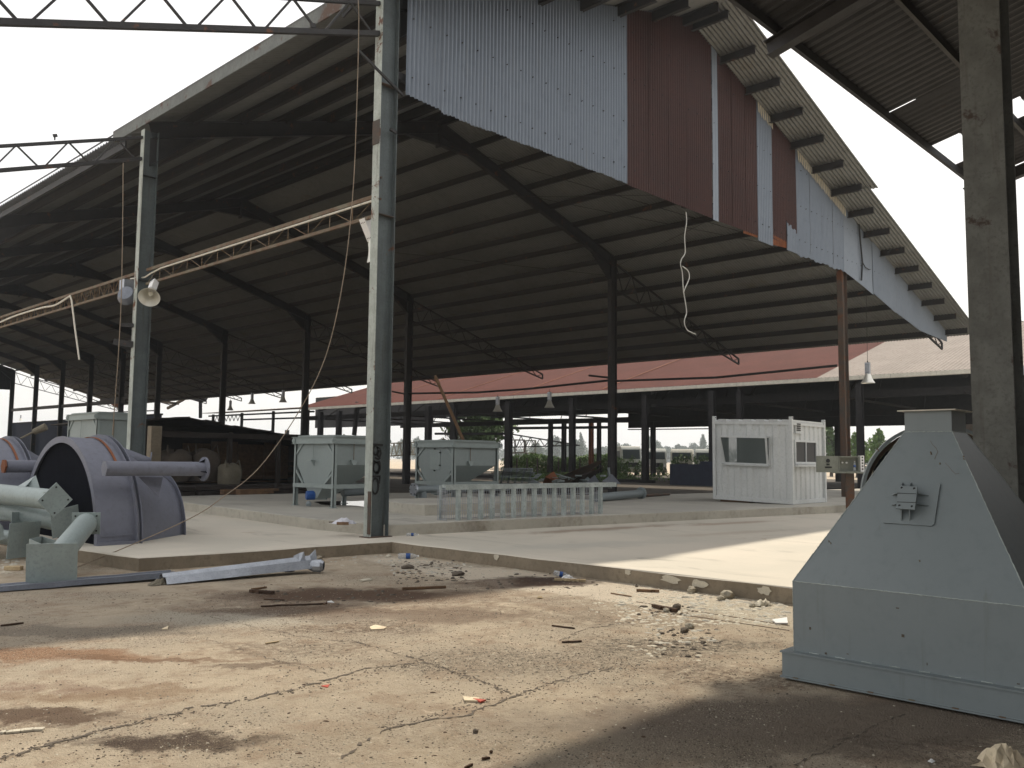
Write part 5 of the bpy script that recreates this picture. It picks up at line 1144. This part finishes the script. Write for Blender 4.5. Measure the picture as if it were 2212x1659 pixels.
for (px, py, s, m, lab, sd) in ((1494, 1281, (.07, .06, .055), 'rock', 'tan round rubble lump against the slab edge', 1), (1570, 1292, (.10, .09, .06), 'rock', 'wide crumbly rubble heap against the slab edge left of the white bag', 2), (1558, 1297, (.06, .05, .04), 'rock', 'smaller lump in front of the crumbly heap', 12), (1440, 1322, (.035, .04, .03), 'rock', 'small rock by the splintered board', 3),
        (1462, 1317, (.055, .05, .045), 'rock_dark', 'dark grey angular stone in the white chips', 4), (1490, 1357, (.06, .05, .035), 'rock', 'tan rock at the broken hole in the yard', 5), (1478, 1366, (.05, .04, .03), 'rock_dark', 'dark stone sunk in the broken hole', 6), (1625, 1311, (.05, .04, .03), 'rock', 'stone just right of the white bag', 7),
        (545, 1212 + 0, (.0, .0, .0), None, '', 0), (690, 1208, (.045, .04, .04), 'rock', 'grey stone by the crushed silver tube', 8), (990, 1243, (.13, .08, .04), 'rock_dark', 'dark ashy clod beside the dark stain', 9), (880, 1228, (.14, .07, .035), 'rock_dark', 'dark crumbly clod below the big bottle', 10), (850, 1206 + 12, (.03, .02, .015), 'chip', 'little white stone below the big bottle', 11), (1166, 1293 - 0, (.04, .03, .02), 'wood_pale', 'tan brick piece in the middle of the rubble', 13),
        (1375, 1260 + 8, (.02, .02, .02), 'rock_dark', 'small dark stone at the slab foot', 14), (1028, 1597 - 14, (.02, .018, .016), 'rock_dark', 'small dark clod right of the centre bottom', 15), (790, 1255, (.12, .05, .02), 'chip', 'grey rag like rubble streak in the brown stain', 16), (625, 1235, (.09, .05, .025), 'bark_bit', 'brown clod under the silver flashing', 17)):
    if m: single('rubble_lump', chunk(onz(px, py, 0), s, sd), m, lab, 'rubble')
c = MB(); p = onz(30, 1232, 0); c.box(p + V((-.05, -.1, .0)), p + V((.05, .12, .06)), .8); single('brick', c, 'wood_pale', 'tan brick on the ground beside the standing ground plates', 'brick', bevel=.008)
for (pts, m, lab, h) in (([(798, 1354), (810, 1349), (836, 1354), (828, 1358), (802, 1359)], 'card', 'cream card scrap on the brown gravelly ground', .012), ([(1000, 1504), (1035, 1506), (1035, 1513), (1003, 1512)], 'card', 'white and red wrapper on the long crack', .014), ([(350, 1358), (364, 1351), (362, 1358)], 'card', 'tiny pale scrap left', .01),
        ([(1002 + 20, 1508), (1050, 1511), (1038, 1515)], 'red', 'red tip of the wrapper on the long crack', .016), ([(694, 1481), (712, 1478), (708, 1484)], 'red', 'small red scrap on the tan ground', .006), ([(1668, 1338), (1700, 1333), (1702, 1345), (1676, 1345)], 'cap_white', 'white flat plate half hidden by the hood', .02), ([(702, 1300 - 0), (716, 1297), (722, 1301)], 'cap_white', 'small white scrap by the long brown strip', .008)):
    c = MB(); P_ = [onz(x, y, h) for x, y in pts]; c.plate(P_, min(h, .01), (0, 0, 1)); single('scrap', c, m, lab, 'scrap')
for i, (px, py, sx, m, lab) in enumerate(((1226, 1251, .22, 'cap_white', 'white crumbled foam on the plank by the slab edge'), (1205, 1243, .07, 'cap_white', 'small white foam blob beside the leaning bottle'), (1648, 1308, .26, 'chip', 'crumpled white plastic bag by the slab edge near the hood'), (2165, 1648, .34, 'card', 'torn brown paper bag in the shade at the lower right corner'), (2012, 1647, .045, 'cap_white', 'small white lump on the shaded ground at the lower right'), (345, 1263, .26, 'sack_pale', 'pale torn rag under the joint of the two flashings'), (880 - 40, 1203, .14, 'chip', 'crumpled clear wrapper left of the big bottle'))):
    single('crumpled_bag', crumple(onz(px, py, 0), sx, sx * .6, sx * .28, 30 + i, 8), m, lab, 'litter')
for i, (a, b, lab) in enumerate((((1375, 1300), (1705, 1352), 'long rusty angle strip set in the pale concrete nearer the slab'), ((1420, 1320), (1705, 1362), 'long rusty angle strip set in the ground nearer the camera'))):
    c = MB(); c.bar(onz(*a, .002), onz(*b, .002), .012, .008); single('rusty_strip', c, 'rust_steel', lab, 'steel strip')

# ================================================================== ropes
c = MB(); c.rope([onY(773, -20, -.5), onY(775, 60, -.5), onY(770, 250, -.5), onY(762, 420, -.45), onY(742, 600, -.4), onY(705, 765, -.25), onY(645, 890, -.1), onY(560, 1010, .1), onY(480, 1075, .2), onY(420, 1115, .3), onY(300, 1170, .45), onz(165, 1226, .01)], .008, 5); single('long_rope', c, 'rope', 'long thin brown rope sweeping from the roof past the column to the ground', 'rope')
c = MB(); c.rope([onX(266, 352, -1), onX(265, 480, -1), onX(262, 640, -1), onX(256, 760, -1), onX(248, 870, -1), onX(243, 940, -1)], .012, 5); single('thin_rope', c, 'rope', 'thin dark rope hanging straight left of the left grey steel column', 'rope')
c = MB(); W2 = lambda x, y: onY(x, y, -.2); c.rope([W2(1482, 458), W2(1483, 480), W2(1479, 510), W2(1480, 545), W2(1472, 560), W2(1470, 572), W2(1474, 590), W2(1476, 625), W2(1480, 650), W2(1483, 675), W2(1478, 695), W2(1484, 712), W2(1494, 718), W2(1503, 722)], .014, 6); c.rope([W2(1474, 575), W2(1486, 585), W2(1489, 600), W2(1480, 622), W2(1476, 632)], .015, 6); single('white_rope', c, 'white_rope', 'tangled white rope dangling from the lower edge of the brown gable sheets', 'rope')
c = MB(); c.rope([(-60, 45, 8.2), (0, 45, 8.0), (12, 44, 7.9)], .02, 4)
c = MB(); c.rope([onX(545, 872, 12), onX(544, 920, 12)], .008, 4)

# ================================================================== lamps
def pendant(loc, label, ax=(0, 0, -1), wire=None, sc_=1, grp='high bay lamps'):
    loc = V(loc); ax = V(ax).normalized(); t = thing('high_bay_lamp', label, 'lamp', tuple(loc), grp); k = sc_
    u = V((0, 1, 0)) if abs(ax.y) < .9 else V((1, 0, 0)); s = ax.cross(u).normalized()
    c = MB(); c.bar(loc - ax * .06 * k, loc + ax * .33 * k, .15 * k, .13 * k, s); c.build('ballast_box', 'galv' if sc_ < 1.05 else 'cap_white', t)
    c = MB()
    for i in (-1, 0, 1):
        for z in (.0, .27): 
            for f in (-1, 1): q = loc + ax * z * k + ax.cross(s) * f * .0; a_ = s * f * .0755 * k; c.bar(loc + ax * (z) * k + s * f * .0665 * k + ax.cross(s) * i * .04 * k, loc + ax * (z + .02) * k + s * f * .0665 * k + ax.cross(s) * i * .04 * k, .012 * k, .006 * k, s)
    c.build('vent_slot', 'black', t)
    c = MB(); pr_ = [(.07, .32), (.10, .36), (.13, .46), (.18, .56), (.225, .63), (.235, .65)]; c.lathe([(r * k, h * k) for r, h in pr_] + [((r - .006) * k, (h - .001) * k) for r, h in reversed(pr_)], loc, ax, 28); c.build('reflector', 'reflector', t, smooth=True)
    c = MB(); c.lathe([(0, .38), (.03, .4), (.05, .46), (.055, .52), (.035, .58), (0, .6)], loc, ax, 12) if k == 1 else c.lathe([(0, .38 * k), (.03 * k, .4 * k), (.055 * k, .5 * k), (0, .6 * k)], loc, ax, 12); c.build('bulb', 'bulb', t, smooth=True)
    c = MB(); c.tube([loc - ax * .06 * k, loc - ax * .12 * k], .02, 6); 
    if wire is not None: c.tube([loc - ax * .1 * k, V(wire)], .008, 4)
    c.build('hanger', 'dark_steel', t); return t
d7 = onX(1874, 787, 20.3); pendant(d7, 'bright high bay lamp on a long wire, right of the rusty column', wire=onX(1871, 625, 20.3))
d6 = onX(1187, 850, 20.3); pendant(d6, 'high bay lamp on the rail pipe nearest the dark centre right column', wire=d6 + V((0, 0, .22)))
d5 = onX(1075, 860, 20.3); pendant(d5, 'dim high bay lamp on the rail pipe, left one of the pair', wire=d5 + V((0, 0, .2)))
for (x, y, X, lab, yt) in ((545, 851, 20, 'dark high bay lamp against the sky, middle of the three left of the rope', 835), (612, 845, 18, 'dark high bay lamp against the sky under the eaves, right of three', 830), (498, 867, 22, 'dark high bay lamp against the sky beside the dark column, left of three', 852)):
    p = onX(x, y, X); pendant(p, lab, wire=p + V((0, 0, 1.2 if X != 18 else .6)))
p = onX(73, 870, 21); pendant(p, 'tilted dark high bay lamp far left against the white sky', ax=(0, -.6, -.9), sc_=1.04); p = onX(45, 898, 30); pendant(p, 'tiny far lamp at the top of the navy wall', sc_=1.0)
pa = onX(333, 612, -.1); pb = onX(352, 643, -.45); pendant(pa, 'tilted open reflector lamp on the left grey steel column, facing the yard', ax=V((-.42, -.62, -.62)), sc_=1.12)
pa = onX(790, 478, .05); pendant(pa, 'white perforated lamp half hidden behind the sprayed column', ax=V((.42, -.05, -.85)), sc_=1.12)
hb = thing('junction_box', 'grey junction box with a conical housing on the left grey steel column', 'junction box', (-.2, 10.5, 5.9))
c = MB(); p = V((-.15, 10.75, 6.08)); c.box(p + V((-.14, -.14, -.12)), p + V((.14, .16, .16))); c.build('box', 'galv', hb)
c = MB(); c.lathe([(.0, -.16), (.16, -.14), (.27, .0), (.27, .06), (.2, .2), (0, .22)], (-.2, 10.5, 5.75), (-.6, -.5, .35), 16); c.build('housing', 'galv_dark', hb, smooth=True)

# ================================================================== beyond: vines, weeds, trucks, trees
def leaves(mb, c, rad, n, s, rnd, squash=1.0):
    for _ in range(n):
        while True:
            d = V((rnd.uniform(-1, 1), rnd.uniform(-1, 1), rnd.uniform(-1, 1)))
            if .25 < d.length < 1: break
        d = d * (.55 + .45 * rnd.random()) if rnd.random() < .3 else d.normalized() * rnd.uniform(.75, 1.05)
        p = V(c) + V((d.x * rad[0], d.y * rad[1], d.z * rad[2])); a = V((rnd.gauss(0, 1), rnd.gauss(0, 1), rnd.gauss(0, 1))).normalized(); b = a.orthogonal().normalized(); k = s * rnd.uniform(.5, 1.3); cc = a.cross(b)
        mb.add([p - b * k, p + cc * k * .5, p + b * k, p - cc * k * .5], [(0, 1, 2, 3)])
def tree(px, D_, w_, top, label, m='leaf_far', sd=0, base=None, cat='tree', conic=False, n=900, grp='trees beyond the sheds', trunkh=None):
    rnd = random.Random(sd); b = onD(px, 990, D_); zt = onD(px, top, D_).z; t = thing('tree', label, cat, (b.x, b.y, 0), grp); wd = w_ * D_ / 1880 / 2; h = zt; z0 = (trunkh if trunkh is not None else h * .25)
    c = MB(); pts = [V((b.x, b.y, 0)), V((b.x + .1, b.y, z0)), V((b.x + rnd.uniform(-.3, .3), b.y, h * .75))]; c.tube(pts, [h * .035, h * .028, h * .01], 7)
    for k in range(5): a = rnd.uniform(0, 6.28); q = pts[1].lerp(pts[2], rnd.uniform(0, .7)); c.tube([q, q + V((math.cos(a) * wd * .6, math.sin(a) * wd * .6, h * .2))], [h * .014, h * .005], 5)
    c.build('trunk', 'trunk', t)
    c = MB(); K = 13 if n < 2000 else 30
    for k in range(K):
        f = k / (K - 1); z = z0 + (h - z0) * (.12 + .80 * f); rr = wd * ((1 - f) * .9 + .12 if conic else math.sin(math.pi * (.18 + .72 * f)) * .8); a = rnd.uniform(0, 6.28); o = rr * rnd.uniform(.1, .75)
        leaves(c, (b.x + math.cos(a) * o, b.y + math.sin(a) * o, z), (rr * rnd.uniform(.4, .65), rr * rnd.uniform(.4, .65), (h - z0) * rnd.uniform(.12, .2)), n // K, max(.09, wd * (.11 if n < 2000 else .07)), rnd)
    c.build('crown', m, t, raw=True); return t
far_t = [(1158, 230, 50, 958, 0), (1197, 250, 60, 944, 0), (1240, 240, 60, 950, 0), (1254, 230, 34, 936, 1), (1300, 300, 60, 967, 0), (1328, 280, 50, 955, 0), (1352, 300, 44, 960, 0), (1402, 240, 54, 946, 0), (1440, 300, 60, 966, 0), (1470, 280, 60, 962, 0), (1500, 300, 44, 958, 0), (1519, 230, 40, 940, 1), (1545, 260, 44, 956, 0), (1420, 290, 40, 955, 0),
         (665, 260, 40, 941, 0), (700, 280, 44, 945, 0), (742, 250, 40, 941, 0), (870, 240, 40, 950, 0), (900, 260, 40, 946, 0), (950, 240, 40, 950, 0)]
for i, (x, D_, w_, top, cn) in enumerate(far_t):
    side = 'left' if x < 1000 else 'right'
    od = ['first', 'second', 'third', 'fourth', 'fifth', 'sixth', 'seventh', 'eighth', 'ninth', 'tenth', 'eleventh', 'twelfth', 'thirteenth', 'fourteenth']
    rk = sorted(t_[0] for t_ in far_t if (t_[0] < 1000) == (x < 1000)).index(x)
    tree(x, D_ * 1.5, w_ * 1.15, top, od[rk] + (' hazy tree from the left, in the far row behind the hoppers' if x < 1000 else ' hazy tree from the left, in the far row right of the lattice stack') + (', pointed' if cn else ''), 'leaf_far', 100 + i, conic=cn, n=2600, trunkh=2)
fw_ = MB(); rnd = random.Random(77)
for k in range(260): a = onD(rnd.uniform(500, 2350), 990, 620 + rnd.uniform(-20, 20)); leaves(fw_, (a.x, a.y, rnd.uniform(1, 7)), (9, 9, 4.0), 90, 1.2, rnd)
fw_.build('distant_woods', 'leaf_far', None, raw=True, kind='stuff', label='distant hazy woods')
tree(1030, 95, 200, 872, 'big spreading tree with forked trunk and brownish leaves, seen under the red roof', 'leaf', 5, n=3600, trunkh=2.2)
tree(985, 100, 70, 900, 'brown leaved tree left of the big spreading tree', 'leaf_brown', 6, n=1000, trunkh=1.5)
tree(880, 95, 34, 935, 'slender sparse tree between the dark columns', 'leaf_brown', 8, n=260, trunkh=1.5)
tree(1795, 95, 90, 915, 'dark leafy tree right of the white cabin', 'leaf', 9, n=1500, trunkh=1)
tree(1850, 90, 80, 940, 'bright green bush tree between the rusty column and the hood', 'leaf_bright', 10, n=1600, trunkh=.4)
tree(1900, 92, 90, 930, 'bright green bushy tree just above the leaning disc', 'leaf_bright', 11, n=1600, trunkh=.4)
tree(2205, 75, 80, 890, 'green tree right of the tall foreground column', 'leaf', 12, n=1800, trunkh=1)
vh = thing('vine_hedge', 'long hedge of bright green vines hanging over a fence behind the dark columns', 'hedge', tuple(onz(1230, 1029, 0)))
c = MB(); rnd = random.Random(4)
for k in range(90):
    x = 1096 + 252 * k / 89; b = onD(x, 990, 83 - (x - 1230) * .035); hh = 1.85 + .22 * math.sin(x * .045) + rnd.uniform(-.1, .12)
    for q in range(4): leaves(c, (b.x + rnd.uniform(-.3, .3), b.y + rnd.uniform(-.3, .3), hh * (q + .5) / 4), (.8, .8, hh / 6.5), 60, .11, rnd)
c.build('vines', 'leaf_bright', vh, raw=True); c = MB(); a, b = onD(1095, 990, 85), onD(1350, 990, 79)
for k in range(12): q = a.lerp(b, k / 11); c.bar((q.x, q.y, 0), (q.x, q.y, 1.7), .1, .1)
c.build('fence', 'trunk', vh)
wd_ = MB()
for k in range(620):
    x = rnd.uniform(1090, 1345) if k % 6 else rnd.uniform(1345, 1545); y = rnd.uniform(1030, 1048); b = onz(x, y, 0); leaves(wd_, (b.x, b.y, .22), (.6, .6, .32), 14, .10, rnd)
wd_.build('weeds', 'leaf_bright', None, raw=True, kind='stuff', label='weeds')
def truck(px, D_, label, m, ang, h=2.9, wv=2.3, vines=0, dome=False):
    b = onD(px, 990, D_); t = thing('parked_truck', label, 'truck', (b.x, b.y, 0), 'abandoned trucks beyond the long shed'); f = (CP - V((b.x, b.y, CP.z))).normalized(); f.z = 0; f = M.Rotation(R(ang), 3, 'Z') @ f; s = V((-f.y, f.x, 0)); o = V((b.x, b.y, 0))
    Q = lambda u, v, z: o + s * u + f * v + V((0, 0, z)); w = wv / 2; c = MB()
    def hexa(mb, pr, w0, w1=None): 
        n = len(pr); w1 = w1 or w0; mb.add([Q(-w0, v, z) for v, z in pr] + [Q(w0, v, z) for v, z in pr], [tuple(range(n)), tuple(reversed(range(n, 2 * n)))] + [(i, n + i, n + (i + 1) % n, (i + 1) % n) for i in range(n)])
    hexa(c, [(0, .7), (.05, 1.5), (-.12, h - .25), (-.35, h), (-1.9, h), (-2.0, .7)], w); c.build('cab', m, t, bevel=.06)
    c = MB(); hexa(c, [(.055, 1.68), (-.085, h - .33), (-.12, h - .33), (.02, 1.68)], w * .84); c.build('windscreen', 'truck_glass', t)
    c = MB(); 
    for sg in (-1, 1): c.add([Q(sg * (w + .01), -.35, 1.65), Q(sg * (w + .01), -1.4, 1.65), Q(sg * (w + .01), -1.4, h - .45), Q(sg * (w + .01), -.45, h - .45)], [(0, 1, 2, 3)])
    c.build('side_window', 'truck_glass', t)
    c = MB(); hexa(c, [(.15, .45), (.15, .8), (-.1, .8), (-.1, .45)], w * 1.02); c.build('bumper', 'chip', t)
    c = MB(); hexa(c, [(.07, .95), (.08, 1.35), (.04, 1.35), (.04, .95)], w * .6); c.build('grille', 'black', t)
    for sg in (-1, 1):
        c = MB(); c.lathe([(0, .0), (.12, .0), (.12, .04), (0, .05)], Q(sg * w * .78, .06, 1.1), f, 12); c.build('headlight', 'cap_white', t)
        for v in (-.9, -4.2):
            c = MB(); c.lathe([(.0, -.13), (.28, -.13), (.48, -.1), (.5, 0), (.48, .1), (.28, .13), (0, .13)], Q(sg * (w - .15), v, .5), s, 18); wh = c.build('wheel', 'rubber', t, smooth=True)
    c = MB(); hexa(c, [(-2.0, .75), (-2.0, 1.0), (-6, 1.0), (-6, .75)], w * .9); c.build('chassis', 'rusty_col', t)
    if dome: c = MB(); c.lathe([(.6, -1.2), (.85, -.3), (.85, 1.5), (.7, 2.0), (.0, 2.1)], Q(.5, -4.3, 1.95), f, 18); c.build('mixer_drum', 'navy', t, smooth=True)
    c = MB(); rnd = random.Random(int(px))
    for k in range(vines): leaves(c, Q(rnd.uniform(-w, w), .25, rnd.uniform(.5, 1.9)), (.35, .15, .35), 26, .13, rnd)
    if vines: c.build('creeper', 'leaf', t, raw=True)
truck(1364, 79, 'pale truck with a dark drum behind its cab, first from the left in the row', 'truck_paint', 18, 2.85, 1.9, 8, True)
truck(1418, 80, 'rusty pale truck with an empty windscreen frame, second in the row', 'truck_paint', 8, 2.65, 1.85, 6)
truck(1472, 78, 'grey truck grown over with creeper, third in the row', 'truck_cream', -4, 2.6, 1.95, 12)
truck(1524, 76, 'truck with a dark windscreen beside the cabin, last in the row', 'truck_paint', -10, 2.6, 1.9, 14)
c = MB(); rnd = random.Random(2)
for (cx_, cy_) in ((1100, 1), (1124, 1), (1146, 0), (1124, 0)):
    pass
def scaf(px, D_, z0, wx, wy, wz, label, m):
    b = onD(px, 990, D_); s = CR.copy(); s.z = 0; s.normalize(); f = V((-s.y, s.x, 0)); Q = lambda u, v, z: V((b.x, b.y, z0)) + s * u + f * v + V((0, 0, z)); c = MB(); r = .05
    for u in (0, wx):
        for v in (0, wy): c.bar(Q(u, v, 0), Q(u, v, wz), .1, .1)
    for z in (0, wz):
        for v in (0, wy): c.bar(Q(0, v, z), Q(wx, v, z), .1, .1)
        for u in (0, wx): c.bar(Q(u, 0, z), Q(u, wy, z), .1, .1)
    c.bar(Q(0, 0, 0), Q(wx / 2, 0, wz), .06, .06); c.bar(Q(wx, 0, 0), Q(wx / 2, 0, wz), .06, .06); c.bar(Q(0, wy, 0), Q(wx, wy, wz), .06, .06); c.bar(Q(wx, 0, 0), Q(wx, wy, wz), .06, .06)
    single('lattice_section', c, m, label, 'lattice', 'stacked lattice sections beyond the sheds')
for i, (px, z0, lab) in enumerate(((1092, 2.3, 'upper left lattice section of the stack behind the vines'), (1112, 2.3, 'upper middle lattice section of the stack behind the vines'), (1136, 2.25, 'upper right open lattice section of the stack behind the vines'), (1094, .85, 'lower left lattice section of the stack behind the vines'), (1114, .85, 'lower middle lattice section of the stack behind the vines'), (1136, .85, 'lower right lattice section of the stack behind the vines'))):
    scaf(px, 95, z0, 1.05, 1.3, 1.35, lab, 'rusty_col' if i % 2 else 'cabinet')
c = MB(); a = onD(845, 966, 90); b = onD(925, 962, 95)
for z in (0, 1.3): c.bar(a + V((0, 0, z - .9)), b + V((0, 0, z - .9)), .12, .12)
for k in range(7): p = a.lerp(b, k / 7); q = a.lerp(b, (k + .5) / 7); r_ = a.lerp(b, (k + 1) / 7); c.bar(p + V((0, 0, -.9)), q + V((0, 0, .4)), .08, .08); c.bar(q + V((0, 0, .4)), r_ + V((0, 0, -.9)), .08, .08)
single('lattice_girder', c, 'chip', 'pale lattice girder lying behind the hatch hopper', 'girder')
c = MB(); a = onX(1106, 938, 53); b = onX(1252, 962, 53); e_ = onX(1106, 966, 53); c.bar(a, b, .12, .12); c.bar(e_, b, .1, .1)
for k in range(7): p = a.lerp(b, k / 7); q = e_.lerp(b, (k + .5) / 7); r_ = a.lerp(b, (k + 1) / 7); c.bar(p, q, .06, .06); c.bar(q, r_, .06, .06)
single('eave_truss', c, 'dark_steel', 'tapering truss end hanging under the far eaves against the sky', 'truss')
c = MB(); c.bar(onX(773, 868, 36), onX(765, 940, 36), .35, .25); single('leaning_post', c, 'darkwall', 'dark leaning post left of the sprayed column before the long shed', 'post')
# ================================================================== air
hz = MB(); hz.box((-300, -60, -1), (760, 760, 30)); HZ = bpy.data.materials.new('haze'); HZ.use_nodes = True; n_ = HZ.node_tree; n_.nodes.remove(n_.nodes['Principled BSDF']); pv = n_.nodes.new('ShaderNodeVolumePrincipled')
pv.inputs['Color'].default_value = (.86, .93, 1, 1); pv.inputs['Density'].default_value = .00075; pv.inputs['Anisotropy'].default_value = .3; n_.links.new(pv.outputs[0], n_.nodes['Material Output'].inputs['Volume']); MT['haze'] = HZ
HAZE = True
if HAZE: hz.build('haze', 'haze', None, kind='stuff', label='haze')
for o in list(bpy.data.objects):
    if '_w' in o: del o['_w']
